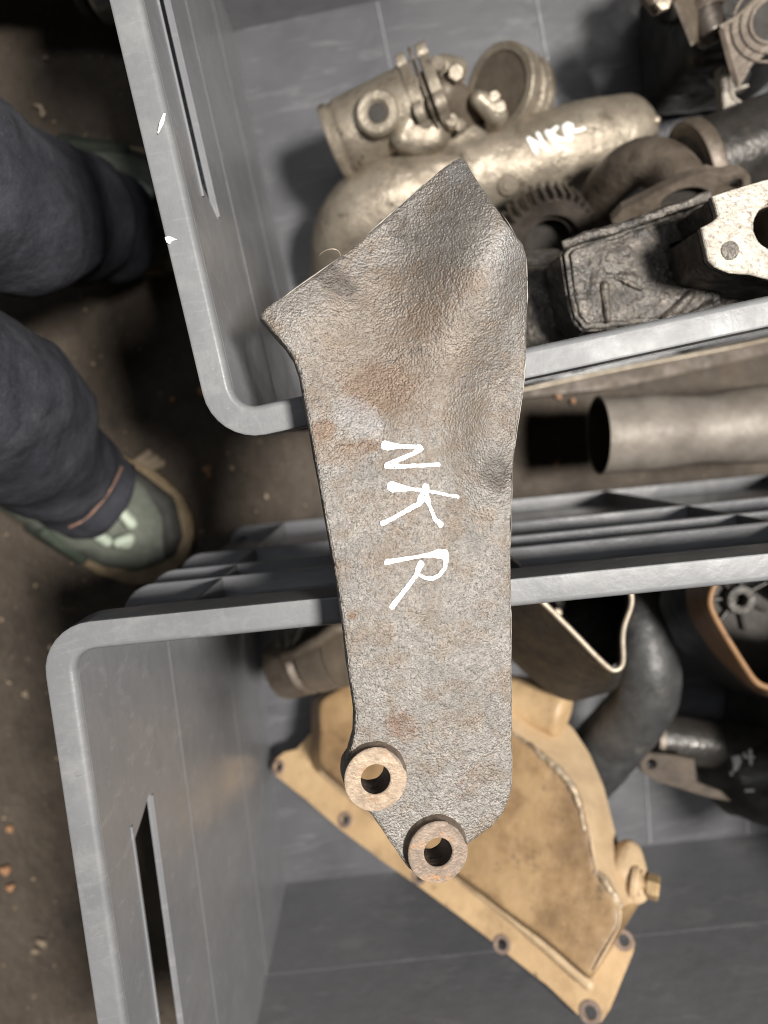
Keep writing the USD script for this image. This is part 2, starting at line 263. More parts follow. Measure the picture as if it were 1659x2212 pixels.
mat('mint_strap', [(.3, (.36, .42, .34)), (.7, (.48, .54, .44))], scale=80, rough=(.5, .7))
mat('gum_sole', [(.3, (.15, .108, .062)), (.5, (.24, .178, .105)), (.7, (.34, .265, .17))], scale=60, detail=7, rough=(.6, .8), stains=[((.12, .09, .06), 50, .56, .7, .7)])
mat('sole_rubber', [(.3, (.03, .03, .028)), (.7, (.06, .058, .052))], scale=60, rough=(.6, .8))
mat('flake_rust', [(.3, (.25, .12, .06)), (.7, (.46, .26, .14))], scale=90, rough=(.6, .8))
mat('flake_pale', [(.3, (.20, .155, .11)), (.7, (.36, .29, .21))], scale=90, rough=(.6, .8))
mat('knit_grit', [(.3, (.12, .09, .065)), (.7, (.32, .24, .16))], scale=60, rough=(.7, .9))

# ------------------------------------------------------------------ the setting: a dirty workshop floor
gx = np.linspace(-2.6, 2.6, 261); gy = np.linspace(-2.6, 2.6, 261); GX, GY = np.meshgrid(gx, gy)
GP = np.stack([GX, GY, 0 * GX], -1).reshape(-1, 3); GP[:, 2] = (meshkit.fbm(GP * 9, 4, 3) - .6) * .006
i, j = np.meshgrid(np.arange(260), np.arange(260), indexing='ij'); a = (i * 261 + j).ravel()
obj('ground', trimesh.Trimesh(GP, np.vstack([np.stack([a, a + 1, a + 262], 1), np.stack([a, a + 262, a + 261], 1)]), process=False), 'floor_dirt', smooth=True,
    label='dark brown dirty floor littered with grit under the bins', cat='floor', kind='structure')

# ------------------------------------------------------------------ the two plastic bins
H, S, LB, TAP, RW, WT = .3952, .36, .55, .008, .0125, .0022
def ring_path(L, W, r, n=8):
    out = []
    for cx, cy, a0 in ((L - r, W / 2 - r, 0), (r, W / 2 - r, 90), (r, -W / 2 + r, 180), (L - r, -W / 2 + r, 270)):
        for k in range(n + 1):
            t = math.radians(a0 + 90 * k / n); out.append((cx + r * math.cos(t), cy + r * math.sin(t), math.cos(t), math.sin(t)))
    return np.array(out)
def ringsweep(prof, r=.009, L=LB, W=S):
    P = ring_path(L, W, r); k, n = len(P), len(prof)
    v = np.array([[p[0] + p[2] * d, p[1] + p[3] * d, z] for p in P for d, z in prof]); F_ = []
    for i in range(k):
        for j in range(n):
            a, b = i * n + j, i * n + (j + 1) % n; c, d = ((i + 1) % k) * n + j, ((i + 1) % k) * n + (j + 1) % n
            F_ += [[a, c, d], [a, d, b]]
    t = trimesh.Trimesh(v, F_, process=False)
    if t.volume < 0: t.invert()
    return t
def inset(z): return TAP * (H - z) / H
def make_bin(origin, ang, vshift, label, seed):
    c, s = math.cos(ang), math.sin(ang); T = np.eye(4); T[:2, :2] = [[c, -s], [s, c]]; o = np.array([origin[0], origin[1], 0]) + np.array([-s, c, 0]) * vshift; T[:3, 3] = o
    def W(m): m = tm(m); m.apply_transform(T); return m
    b = thing('storage_bin', label, 'plastic bin', o + np.array([c, s, 0]) * LB / 2, group='grey plastic bins of old parts')
    rim = [(0, H - .0045), (0, H - .0030), (.0005, H - .0014), (.0014, H - .0004), (.0028, H), (RW - .0012, H), (RW - .0003, H - .0004), (RW, H - .0014), (RW, H - .022), (RW - .002, H - .022), (RW - .002, H - .0045)]
    obj('rim', W(ringsweep(rim)), 'bin_rim', b, smooth=40)
    # walls: inner face leans in by TAP over the height and steps inwards a little at two moulding lines
    bands = [(.006, .13, .0004), (.13, .27, .0002), (.27, H - .004, 0)]
    def wall(length, slot=False):                    # local: x along the wall, y up, extruded away from the bin's inside
        ms = []
        for z0, z1, st in bands:
            m = bxm((-length / 2, z0, -WT), (length / 2, z1 + (.0002 if z1 < .3 else 0), st))
            ms.append(m)
        m = Manifold.batch_boolean(ms, m3.OpType.Add)
        if slot:
            hole = Polygon([(-.083, .3315), (.083, .3315), (.0775, .344), (.073, .357), (-.073, .357), (-.0775, .344)]).buffer(.003).buffer(-.001)
            m = m - extr(hole, .02).translate((0, 0, -.01))
        t = tm(m.refine_to_length(.09)); v = t.vertices
        return t, v
    def lean(v): return inset(v[:, 1])
    for side in range(4):
        if side == 0: t, v = wall(S - .002, True); w = np.stack([lean(v) + v[:, 2], v[:, 0], v[:, 1]], 1)             # left short side, with the hand slot
        elif side == 1: t, v = wall(S - .002, True); w = np.stack([LB - lean(v) - v[:, 2], -v[:, 0], v[:, 1]], 1)
        elif side == 2: t, v = wall(LB - .002); w = np.stack([LB / 2 + v[:, 0], S / 2 - lean(v) - v[:, 2], v[:, 1]], 1)
        else: t, v = wall(LB - .002); w = np.stack([LB / 2 - v[:, 0], -S / 2 + lean(v) + v[:, 2], v[:, 1]], 1)
        t = trimesh.Trimesh(w, t.faces, process=False)
        if t.volume < 0: t.invert()
        wp = obj('wall', W(t), 'bin_plastic', b, smooth=False)
        if side < 2:                                  # the lips above and below the hand slot, and its moulded surround
            sg = 1 if side == 0 else -1; x0 = 0 if side == 0 else LB
            for zz, hh in ((.3272, .0022), (.3588, .0022)):
                q = bxm((-.0018, -.083, 0), (.0008, .083, hh * .7)); q = q.translate((inset(zz), 0, zz)) if side == 0 else q.mirror((1, 0, 0)).translate((LB - inset(zz), 0, zz))
                obj('slot_lip', W(q), 'bin_plastic', wp, smooth=False)
    fl = obj('base', W(extr(sbox(TAP - .001, -S / 2 + TAP - .001, LB - TAP + .001, S / 2 - TAP + .001), .004).translate((0, 0, .004))), 'bin_floor_shaded', b, smooth=False)
    for u in (.138, .277, .372, .47): obj('base_rib', W(bxm((u - .0009, -S / 2 + TAP + .002, .0078), (u + .0009, S / 2 - TAP - .002, .0090))), 'bin_plastic', fl, smooth=False)  # ribs in the paler wall plastic, standing in for bright highlights
    # outside: three bands right round and upright ribs
    for zz in (.006, .185, .255, .300):
        i0 = inset(zz); obj('band', W(ringsweep([(WT - i0 - .0006, zz), (.0105 - i0 * .6, zz), (.0112 - i0 * .6, zz + .0006), (.0112 - i0 * .6, zz + .0028), (.0105 - i0 * .6, zz + .0034), (WT - i0 - .0006, zz + .0034)])), 'bin_plastic', b, smooth=False)
    def upright(x0, x1, y0, y1, ax):
        m = bxm((x0, y0, .008), (x1, y1, H - .006)); return m
    for sg in (-1, 1):
        for u in (.0445, .198, .351, .505):
            prof = Polygon([(WT - .0006, H - .006), (.0108, H - .006), (.0108 - TAP * .62, .0075), (WT - TAP - .0006, .0075)])
            m = extr(prof, .0022, .0004); v, f = arr(m); w = np.stack([u + v[:, 2], sg * (S / 2 + v[:, 0]), v[:, 1]], 1); t = trimesh.Trimesh(w, f, process=False)
            if t.volume < 0: t.invert()
            obj('upright_rib', W(t), 'bin_plastic', b, smooth=False)
    for sg in (-1, 1):
        for y in (-.14, -.10, .10, .14):
            prof = Polygon([(WT - .0006, H - .006), (.0108, H - .006), (.0108 - TAP * .62, .0075), (WT - TAP - .0006, .0075)])
            m = extr(prof, .0022, .0004); v, f = arr(m); w = np.stack([(-v[:, 0] if sg < 0 else LB + v[:, 0]), y + v[:, 2], v[:, 1]], 1); t = trimesh.Trimesh(w, f, process=False)
            if t.volume < 0: t.invert()
            obj('upright_rib', W(t), 'bin_plastic', b, smooth=False)
    return b, T
bin1, T1 = make_bin((-.0507, .0221), .0121, S / 2, 'upper grey plastic bin holding the khaki pipe casting, its corner behind the cast bracket', 1)
bin2, T2 = make_bin((-.1405, -.0632), -.1007, -S / 2, 'lower grey plastic bin holding the ochre oil pan, ribbed side towards the other bin', 2)

# ------------------------------------------------------------------ the cast iron bracket lying across the two rims
BN = EX * .15 + EY * .11 + np.array([0, 0, 1.0]); BN /= np.linalg.norm(BN)
B0 = at(655, 850, .4165)
BA, BB, _ = frame_of(BN, EX); BC = lambda px, py: on_plane(px, py, BN, B0)
def b2(px, py): p = BC(px, py) - B0; return (p @ BA, p @ BB)
BT = .008
def dish(P2):
    """the plate's own waves: a bent wing at the upper right, hollows along the right edge (metres, by place on the plate)."""
    out = np.zeros(len(P2))
    for px, py, sx, sy, ang, amp in WAVES:
        c = np.array(b2(px, py)); d = (P2 - c) / K0; a = math.radians(ang); x = d[:, 0] * math.cos(a) + d[:, 1] * math.sin(a); y = -d[:, 0] * math.sin(a) + d[:, 1] * math.cos(a)
        out += amp * np.exp(-(x / sx) ** 2 / 2 - (y / sy) ** 2 / 2)
    return out
WAVES = ((1042, 545, 84, 190, -18, .0165), (860, 560, 130, 110, -38, -.0022), (1076, 925, 62, 125, 10, -.0066), (640, 690, 70, 50, 30, .0018), (1120, 1060, 40, 60, 0, .0022), (830, 800, 120, 70, -20, -.0010), (940, 900, 70, 90, 0, .0010))
K0 = np.linalg.norm(BC(870, 1684) - BC(812, 1684)) / 58
def bs2(px, py):
    q = np.array(b2(px, py))
    for _ in range(4): p = on_plane(px, py, BN, B0 + BN * float(dish(q[None])[0])) - B0; q = np.array([p @ BA, p @ BB])
    return (q[0], q[1])
outline = [(997, 338), (1012, 356), (1040, 402), (1066, 440), (1090, 475), (1112, 505), (1128, 527), (1137, 552), (1140, 600), (1140, 660), (1137, 760), (1130, 850), (1122, 900), (1113, 965), (1106, 1040), (1104, 1120), (1104, 1250), (1106, 1400), (1107, 1560), (1106, 1600), (1108, 1640), (1107, 1690),
           (1102, 1722), (1088, 1757), (1062, 1788), (1034, 1808), (1004, 1830), (985, 1850), (945, 1880), (900, 1885), (884, 1878), (868, 1855), (838, 1812), (806, 1762), (786, 1742), (765, 1715), (752, 1690), (750, 1650), (757, 1618), (766, 1585), (768, 1540), (762, 1500), (752, 1440), (744, 1370), (735, 1300), (722, 1220),
           (702, 1110), (690, 1040), (676, 965), (665, 900), (655, 845), (648, 808), (636, 775), (618, 748), (600, 727), (580, 705), (562, 682), (570, 668), (584, 657), (640, 622), (690, 588), (740, 552), (800, 502), (862, 446), (905, 407), (950, 368), (980, 346)]
bp = Polygon([bs2(*p) for p in outline])
bore = [(812, 1684), (947, 1842)]; PROUD = .0050
bore2 = [((q @ BA), (q @ BB)) for q in (on_plane(*p, BN, B0 + BN * PROUD) - B0 for p in bore)]
k0 = np.linalg.norm(np.array(b2(870, 1684)) - bore2[0]) / 58       # metres per picture unit on the plate
plate2 = bp.difference(unary_union([Point(p).buffer(31 * k0, 32) for p in bore2]))
pl = tm(extr(plate2, BT, .0008).translate((0, 0, -BT)).refine_to_length(.00085)); pl.merge_vertices()
def grain(P3):
    return np.clip(meshkit.fbm(P3 * 900, 2, 11) - .5, -.05, 1) * .0006 + (meshkit.fbm(P3 * 110, 3, 12) - .5) * .0006
v = pl.vertices.copy(); n = pl.vertex_normals
topw = np.clip((v[:, 2] + BT) / BT, 0, 1)
v2 = v + n * grain(v)[:, None]; v2[:, 2] += dish(v[:, :2])
def near(px, py, r, ex=1.0, rot=0):
    c = np.array(b2(px, py)); d = (v[:, :2] - c) / k0; a = math.radians(rot); x = d[:, 0] * math.cos(a) + d[:, 1] * math.sin(a); y = -d[:, 0] * math.sin(a) + d[:, 1] * math.cos(a)
    return np.clip(1.5 - np.hypot(x / r, y / (r * ex)), 0, 1)
rust = np.maximum.reduce([near(825, 840, 85, .75), near(905, 700, 60) * .7, near(960, 640, 50) * .6, near(1052, 440, 24, 1.6), near(868, 1568, 52, .75, -35) * .75, near(1010, 1700, 60, .6, 30) * .55, near(760, 1330, 10), near(780, 965, 60, .35, 8) * .8, near(700, 930, 26)])
mud = np.maximum.reduce([near(720, 975, 70, .45), near(700, 935, 26), near(700, 860, 60) * .8, near(860, 1000, 60) * .7, near(1000, 800, 110) * .55, near(690, 740, 80) * .6, near(860, 900, 90) * .6, near(860, 740, 230, .9) * .9, near(1010, 860, 150) * .7, near(880, 1180, 150, 1.2) * .6])
pale = np.maximum.reduce([near(775, 900, 62, .6, -30), near(1090, 545, 46, 1.6, -24) * .9, near(690, 670, 60, .5) * .6, near(980, 380, 40) * .7])  # pale patch, plus brightness of the right wing and left tip painted in
grime_shade = np.maximum.reduce([near(895, 765, 17, .7, 30) * .8, near(920, 610, 130, .6, -30) * .45, near(1070, 900, 60, 1.5) * .5, near(720, 600, 70, .4, -35), near(850, 480, 90, .35, -38) * .7, near(1080, 800, 50, 1.2) * .6, near(1075, 1020, 40, 1.4) * .8, near(930, 480, 70, .6, -38) * .4])  # shade of the fold and right-hand dents painted in, plus a dark spot
pl = trimesh.Trimesh(v2, pl.faces, process=False)
br = thing('cast_bracket', 'long grey cast iron bracket plate with white painted letters lying across both bin rims', 'bracket', B0)
plate_w = place(pl, B0, BN, EX)
pp = obj('plate', plate_w, 'cast_iron', br, smooth=True, attrs={'rust': rust, 'mud': mud, 'pale': pale, 'grime_shade': grime_shade})
for q, (c2, rad, flat, ri, mname) in enumerate(((bore2[0], 60, 52, 28.5, 'machined_boss'), (bore2[1], 59, 50, 28, 'machined_boss_dull'))):
    disc = Point(c2).buffer(rad * k0, 48); a = math.radians(40)
    c = np.array(c2); d = np.array([math.cos(a), math.sin(a)]); e = np.array([-d[1], d[0]])
    disc = disc.difference(Polygon([c + d * flat * k0 + e * .1, c + d * flat * k0 - e * .1, c + d * .1 - e * .1, c + d * .1 + e * .1]))
    disc = disc.difference(Point(c2).buffer(ri * k0, 40))
    skirt = Point(c2).buffer((rad + 4) * k0, 40).difference(Point(c2).buffer(30 * k0, 40))
    zt = float(dish(np.array([c2]))[0])
    face = extr(disc, .0015, .0005).translate((0, 0, zt + PROUD - .0015)); shaft = extr(disc.buffer(-.0002).difference(Point(c2).buffer(ri * k0 + .0001, 40)), .0155).translate((0, 0, zt + PROUD - .0012 - .0155))
    bs_ = (rad + 9) * k0; foot = CrossSection.circle(bs_, 48).extrude(PROUD + .0005, 0, 0, ((rad - 3) * k0 / bs_,) * 2).translate((c2[0], c2[1], zt - .0018)) - CrossSection.circle(ri * k0 + .0001, 40).extrude(.02).translate((c2[0], c2[1], zt - .01))
    foot = foot ^ extr(bp.buffer(-.0004), .03).translate((0, 0, zt - .01)); sh = rough(shaft + foot, .002, .0003, 500, q, 3)
    bo = obj('boss', place(sh, B0, BN, EX), 'boss_iron', br, smooth=40)
    fm = obj('boss_face', place(face, B0, BN, EX), mname, bo, smooth=30)
rib = extr(LineString([b2(905, 1240), b2(1085, 1218)]).buffer(.0016, cap_style=2), .0052).translate((0, 0, -BT - .005)); obj('back_rib', place(rib, B0, BN, EX), 'cast_iron', br)
edge_pts = [(562, 681), (640, 621), (740, 551), (862, 445), (950, 367), (980, 345), (996, 338), (1012, 356), (1066, 440), (1112, 505), (1129, 528), (1138, 560), (1140, 640), (1137, 760), (1130, 850), (1122, 900), (1113, 965), (1106, 1040), (1104, 1150), (1104, 1300), (1106, 1480), (1107, 1640), (1106, 1700)]
ep2 = np.array([bs2(*p) for p in edge_pts]); seg = np.vstack([np.linspace(a_, b_, 14)[:-1] for a_, b_ in zip(ep2, ep2[1:])])
seg3 = np.c_[seg, dish(seg) - .0004]; rr = np.clip((meshkit.fbm(seg3 * 90, 3, 5) - .44) * 4, .06, 1) * .00038
obj('worn_edge', place(sweep(seg3, rr, 8), B0, BN, EX), 'worn_edge', pp, smooth=True)
# white letters
def jag(poly, amp, seed):
    pts = np.asarray(poly.segmentize(.00035).exterior.coords)[:-1]; n3 = np.c_[pts * 900, np.zeros(len(pts))]
    c = np.asarray(poly.centroid.coords)[0]; nx = np.gradient(pts, axis=0); nn = np.stack([nx[:, 1], -nx[:, 0]], 1); nn /= np.linalg.norm(nn, axis=1)[:, None] + 1e-9
    out = pts + nn * ((meshkit.fbm(n3, 2, seed) - .5) * 2 * amp)[:, None]
    q = Polygon(out, [i.coords for i in poly.interiors]).buffer(0); return q
def strokes(lists, conv):
    parts = []
    for L_ in lists:
        for (x0, y0, r0), (x1, y1, r1) in zip(L_, L_[1:]):
            parts.append(unary_union([Point(bs2(*conv(x0, y0))).buffer(r0 * .3515 * k0, 12), Point(bs2(*conv(x1, y1))).buffer(r1 * .3515 * k0, 12)]).convex_hull)
    return unary_union(parts)
cv = lambda x, y: (622 + .3515 * x, 864 + .3515 * y)
LET = [('N', [[(597, 280, 25), (625, 283, 22), (690, 285, 12), (805, 288, 11)], [(805, 288, 13), (815, 300, 15), (770, 330, 11), (640, 385, 13), (606, 403, 16)], [(606, 405, 16), (700, 409, 12), (860, 400, 9), (920, 397, 13)]]),
       ('K', [[(640, 533, 29), (690, 542, 20), (760, 547, 9), (900, 566, 8), (1000, 588, 8), (1042, 595, 11)], [(846, 535, 19), (845, 585, 20), (870, 650, 10), (905, 735, 12), (936, 764, 16)], [(846, 540, 18), (840, 575, 26), (800, 640, 14), (700, 695, 12), (630, 735, 11), (580, 757, 15)]]),
       ('R', [[(606, 996, 16), (660, 985, 12), (800, 963, 9), (890, 950, 16), (960, 943, 23)], [(880, 948, 14), (915, 945, 24), (958, 950, 25), (972, 985, 14), (962, 1035, 12), (930, 1075, 11), (885, 1098, 12), (845, 1095, 9), (815, 1078, 9)], [(816, 1008, 20), (800, 1040, 15), (790, 1072, 13), (770, 1100, 12), (700, 1190, 12), (641, 1268, 16)]])]
for q, (ch, ls) in enumerate(LET):
    poly = strokes(ls, cv); poly = unary_union([jag(g, .00022, q) for g in getattr(poly, 'geoms', [poly])])
    holes = []                                          # bare iron pimples showing through the paint
    for L_ in ls:
        for (x0, y0, r0), (x1, y1, r1) in zip(L_, L_[1:]):
            if min(r0, r1) < 15:
                for _ in range(2):
                    t = rng.random(); side = rng.choice([-1, 1]); d = np.array([x1 - x0, y1 - y0]); d = d / np.linalg.norm(d); p = np.array([x0 + (x1 - x0) * t, y0 + (y1 - y0) * t]) + np.array([-d[1], d[0]]) * side * rng.uniform(4, 12)
                    holes.append(Point(bs2(*cv(*p))).buffer(rng.uniform(2.2, 4.5) * .3515 * k0, 4))
    poly = poly.difference(unary_union(holes)); poly = unary_union([g for g in getattr(poly, 'geoms', [poly]) if g.area > 2e-7])
    t = tm(extr(poly, .00034, .00008).refine_to_length(.0009)); vv = t.vertices.copy(); vv[:, 2] += dish(vv[:, :2]) + .00012
    obj('painted_letter', place(trimesh.Trimesh(vv, t.faces, process=False), B0, BN, EX), 'white_paint', pp, smooth=40, label=f'white painted letter {ch}')

# ================================================================== things in the upper bin
# --- khaki pipe casting with its butterfly housing bolted on
cvN = lambda x, y: (1088.6 + .1562 * x, 207.4 + .1562 * y)
pth = spline(np.c_[ats([(745, 640, .035), (752, 560, .06), (790, 478, .085), (880, 425, .092), (1000, 385, .092), (1120, 357, .092), (1250, 325, .09), (1350, 297, .085)], 0), [.0300, .0325, .036, .0365, .0325, .0335, .0350, .0315]], 44)
m0 = at(1050, 380, .0)
kc = thing('khaki_pipe_casting', 'khaki grey cast pipe with butterfly housing and white letters in the upper bin', 'engine part', m0)
tube_m = sweep(pth[:, :3], pth[:, 3], 36, squash=.95, round_ends=(0, .75))
bump1 = hull([(at(1000, 300, .10), .018), (at(960, 345, .10), .020), (at(1080, 345, .10), .018)])
flare = hull([(at(1385, 265, .085), .012), (at(1330, 285, .085), .026), (at(1300, 262, .09), .012)])
bodyk = rough(mf(tube_m) + bump1 + flare, .004, .0010, 60, 4, 3, soft=12)
kp = obj('pipe_body', bodyk, 'khaki_alloy', kc, smooth=True)
def seat(px, py, dy=0):
    h_ = hit(bodyk, px, py); return h_
for px, py, rr, hh in ((1098, 398, 22, .0018), (1098, 398, 14, .0030), (1385, 320, 20, .002), (945, 510, 12, .0012)):
    h_ = hit(bodyk, px, py)
    if h_: obj('cast_boss', cyl(h_[0] - h_[1] * .002, h_[1], rr * pxm(h_[0][2]), .002 + hh, 28, .0008), 'khaki_alloy', kp, smooth=40)
h_ = hit(bodyk, 945, 512)
for px0, px1, py0, py1 in ((938, 985, 455, 432),):
    obj('cast_mark', dab(bodyk, [(px0, py0, 9), (px1, py1, 9)], .0012), 'khaki_alloy', kp, smooth=40)
NK = {'N': [[(345, 590, 34), (440, 768, 34)], [(352, 595, 30), (470, 660, 24), (585, 735, 30)], [(465, 520, 28), (590, 735, 32)]],
      'K': [[(598, 500, 38), (640, 550, 44), (700, 640, 30), (758, 728, 34)], [(640, 520, 36), (728, 432, 28)], [(680, 545, 34), (760, 590, 28), (880, 610, 24)]],
      'R': [[(838, 430, 34), (860, 510, 30), (920, 575, 42), (890, 605, 30)], [(838, 420, 32), (880, 385, 28), (935, 405, 26), (940, 450, 24), (900, 490, 30)], [(900, 480, 30), (990, 482, 25), (1060, 470, 23), (1112, 450, 22)]]}
for ch, ls in NK.items():
    ms = [dab(bodyk, [(*cvN(x_, y_), r_ * .1562) for x_, y_, r_ in L_], .0006) for L_ in ls]
    obj('painted_letter', Manifold.batch_boolean(ms, m3.OpType.Add), 'white_paint', kp, smooth=50, label=f'white painted letter {ch}')
# butterfly housing: barrel, neck ring, port boss, flange, bolts, mouth
a0 = at(720, 313, .105); a1 = at(905, 222, .120); ax = (a1 - a0) / np.linalg.norm(a1 - a0); rb = 76 * pxm(.105)
hb = obj('butterfly_barrel', rough(mf(lathe(a0, ax, [(rb * .86, 0), (rb * .99, 0), (rb * 1.02, .0015), (rb * 1.02, .005), (rb * .95, .0065), (rb * .95, .010), (rb, .0115), (rb, .075), (rb * .86, .075)], 48)), .004, .0004, 90, 5), 'khaki_alloy', kc, smooth=40)
obj('barrel_bore', cyl(a0 + ax * .012, ax, rb * .87, .02, 36), 'hollow_shade', hb)  # dark plug standing in for the shade inside the barrel
pn = np.array([0, 0, 1.]) + EX * -.12 + EY * -.1; pn /= np.linalg.norm(pn); pb = hit(tm(lathe(a0, ax, [(1e-5, 0), (rb, 0), (rb, .075), (1e-5, .075)], 48)), 817, 248)[0] + pn * .007
obj('port_boss', rough(mf(tube(pb - pn * .03, pn, .0068, .0158, .030, 36, .002)), .003, .0005, 90, 6), 'khaki_alloy', hb, smooth=40)
obj('port_hole', cyl(pb - pn * .0058, pn, .0072, .004, 28), 'hollow_shade', hb)  # dark disc painting the shade down the port
fl_o = at(930, 240, .10); flange = rough(hull([(at(955, 150, .13), .010), (at(905, 215, .13), .011), (at(880, 330, .10), .010), (at(870, 300, .13), .010), (at(935, 305, .12), .012), (at(985, 150, .12), .009)]), .004, .0016, 80, 7, 3, soft=6)
fo = obj('flange_block', flange, 'khaki_alloy', kc, smooth=40)
fl2 = obj('flange_block', rough(hull([(at(890, 330, .10), .014), (at(1000, 290, .10), .014), (at(960, 200, .13), .013), (at(1030, 240, .11), .010)]), .004, .0016, 80, 9, 3, soft=6), 'khaki_dark', kc, smooth=40)
for px, py, zz, r_ in ((945, 140, .148, .0062), (985, 158, .146, .0066), (975, 262, .135, .0056), (993, 270, .135, .0050), (1058, 225, .135, .0058), (1078, 232, .135, .0054), (1068, 210, .138, .0048), (900, 180, .146, .0044)):
    p = at(px, py, zz); n_ = np.array([rng.uniform(-.3, .3), rng.uniform(-.4, .2), 1.0]); n_ /= np.linalg.norm(n_)
    bo = obj('bolt', cyl(p - n_ * .02, n_, r_ * .6, .018, 14), 'khaki_dark', kc, smooth=40)
    obj('bolt_head', lathe(p - n_ * .003, n_, [(1e-5, 0), (r_, 0), (r_, r_ * .8), (r_ * .8, r_), (1e-5, r_)], 6), 'khaki_alloy', bo, smooth=False)
for dd, rr2, th_, mm_ in ((.066, .98, .007, 'khaki_alloy'), (.0765, 1.0, .0025, 'khaki_dark'), (.0815, .99, .008, 'khaki_alloy')):
    lug = unary_union([Point(0, 0).buffer(rb * 1.04, 32)] + [LineString([(0, 0), (rb * rr2 * math.cos(a_), rb * rr2 * math.sin(a_))]).buffer(.0075, 12) for a_ in (.6, 2.2, 3.9, 5.4)]).difference(Point(0, 0).buffer(rb * .8, 32))
    obj('flange_plate', place(extr(lug, th_, .0008), a0 + ax * dd, ax, EY), mm_, kc, smooth=30)
for k_ in range(3):
    obj('stiffening_rib', rough(chain(q_, [.0022, .0026, .0018]), .0018, .0005, 150, k_, 3), 'khaki_alloy', kp, smooth=40) if (q_ := [h_[0] for h_ in (hit(bodyk, 1000 + k_ * 95, 335 - k_ * 12), hit(bodyk, 1012 + k_ * 95, 355 - k_ * 12), hit(bodyk, 1020 + k_ * 95, 378 - k_ * 10)) if h_]) and len(q_) == 3 and k_ == 0 else None
obj('linkage_arm', rough(chain(ats([(1035, 215, .135), (1075, 250, .128), (1062, 275, .11)], 0), [.007, .008, .007]), .003, .001, 120, 3), 'khaki_alloy', kc, smooth=40)
mo = at(1076, 190, .105); mn = EX * -.72 + EY * -.10 + np.array([0, 0, .70]); mn /= np.linalg.norm(mn); rm = 86 * pxm(.105)
mouth = lathe(mo - mn * .034, mn, [(rm * .8, 0), (rm * .93, 0), (rm * .95, .002), (rm * .95, .005), (rm * .86, .0065), (rm * .86, .010), (rm * .96, .012), (rm * .96, .015), (rm * .88, .017), (rm * .88, .022), (rm, .024), (rm, .033), (rm * .96, .034), (rm * .8, .034)], 48)
mm = obj('mouth_collar', rough(mf(mouth), .004, .0003, 90, 8), 'khaki_alloy', kc, smooth=30)
obj('mouth_plate', cyl(mo - mn * .004, mn, rm * .9, .003, 40), 'khaki_dark', mm)

# --- gear wheel lying tilted beside it
go = at(1188, 528, .138); gn = EY * -.62 + EX * .05 + np.array([0, 0, .78]); gn /= np.linalg.norm(gn)
teeth = []
for k in range(34):
    t = 2 * math.pi * k / 34; w = math.pi / 34
    teeth += [(.0325 * math.cos(t - w), .0325 * math.sin(t - w)), (.0325 * math.cos(t - w * .5), .0325 * math.sin(t - w * .5)), (.0368 * math.cos(t - w * .3), .0368 * math.sin(t - w * .3)), (.0368 * math.cos(t + w * .3), .0368 * math.sin(t + w * .3)), (.0325 * math.cos(t + w * .5), .0325 * math.sin(t + w * .5))]
gp = Polygon(teeth)
gt = thing('gear_wheel', 'dark toothed gear wheel between the khaki pipe and the oily casting', 'gear', go - gn * .012)
gw = obj('toothed_rim', place(extr(gp.difference(Point(0, 0).buffer(.0215)), .026, .0008).translate((0, 0, -.026)), go, gn), 'dark_steel', gt, smooth=False)
obj('bore_shade_disc', place(extr(Point(0, 0).buffer(.0163), .002).translate((0, 0, -.022)), go, gn), 'hollow_shade', gt)  # dark disc added low in the bore to stand for its shade
obj('hub_ring', place(extr(Point(0, 0).buffer(.0214).difference(Point(0, 0).buffer(.0165)), .018).translate((0, 0, -.024)), go, gn), 'dark_steel', gt)
gm = tm(place(extr(gp.difference(Point(0, 0).buffer(.0215)), .026).translate((0, 0, -.026)), go, gn))
obj('paint_mark', cat_(dab(gm, [(1222, 492, 6), (1232, 500, 6), (1240, 494, 5)], .0005), dab(gm, [(1238, 508, 5), (1246, 512, 5)], .0005)), 'white_paint', gw, smooth=40, label='small white paint mark on the gear')

# --- brown elbow with an oblong flange
el = thing('flanged_elbow', 'brown cast elbow with an oval flange and dark bore', 'engine part', at(1400, 420, .08))
ep = spline(ats([(1478, 428, .204), (1466, 392, .196), (1442, 366, .187), (1400, 352, .176), (1342, 378, .155), (1300, 440, .125), (1290, 520, .10), (1292, 600, .07)], 0), 30)
obj('elbow_tube', rough(mf(sweep(ep, np.linspace(.0165, .0185, 30), 32)), .003, .0007, 70, 3, 3), 'brown_casting', el, smooth=True)
fn = EY * -.70 + EX * -.08 + np.array([0, 0, .68]); fn /= np.linalg.norm(fn); fo_ = at(1480, 432, .216); fa, fb, _ = frame_of(fn, EX)
def f2(px, py): q = on_plane(px, py, fn, fo_) - fo_; return (q @ fa, q @ fb)
fp = Polygon([f2(*p) for p in ((1330, 500), (1322, 480), (1345, 455), (1430, 412), (1500, 380), (1530, 372), (1560, 378), (1600, 372), (1622, 385), (1622, 405), (1600, 440), (1540, 470), (1470, 500), (1400, 530), (1345, 530))]).buffer(.003).buffer(-.003)
bore_e = Polygon([f2(1480 + 54 * math.cos(t) , 436 + 28 * math.sin(t) - 11 * math.cos(t)) for t in np.arange(24) * math.pi / 12])
fl_ = fp.difference(bore_e); fl_ = fl_.difference(Point(f2(1365, 492)).buffer(.004)).difference(Point(f2(1588, 402)).buffer(.004))
obj('flange', rough(place(extr(fl_, .011, .0012).translate((0, 0, -.011)), fo_, fn, EX), .004, .0006, 90, 5), 'brown_casting', el, smooth=40)
obj('bore', place(extr(bore_e.buffer(.001), .003).translate((0, 0, -.009)), fo_, fn, EX), 'hollow_shade', el)  # dark disc standing in for the shade inside the elbow

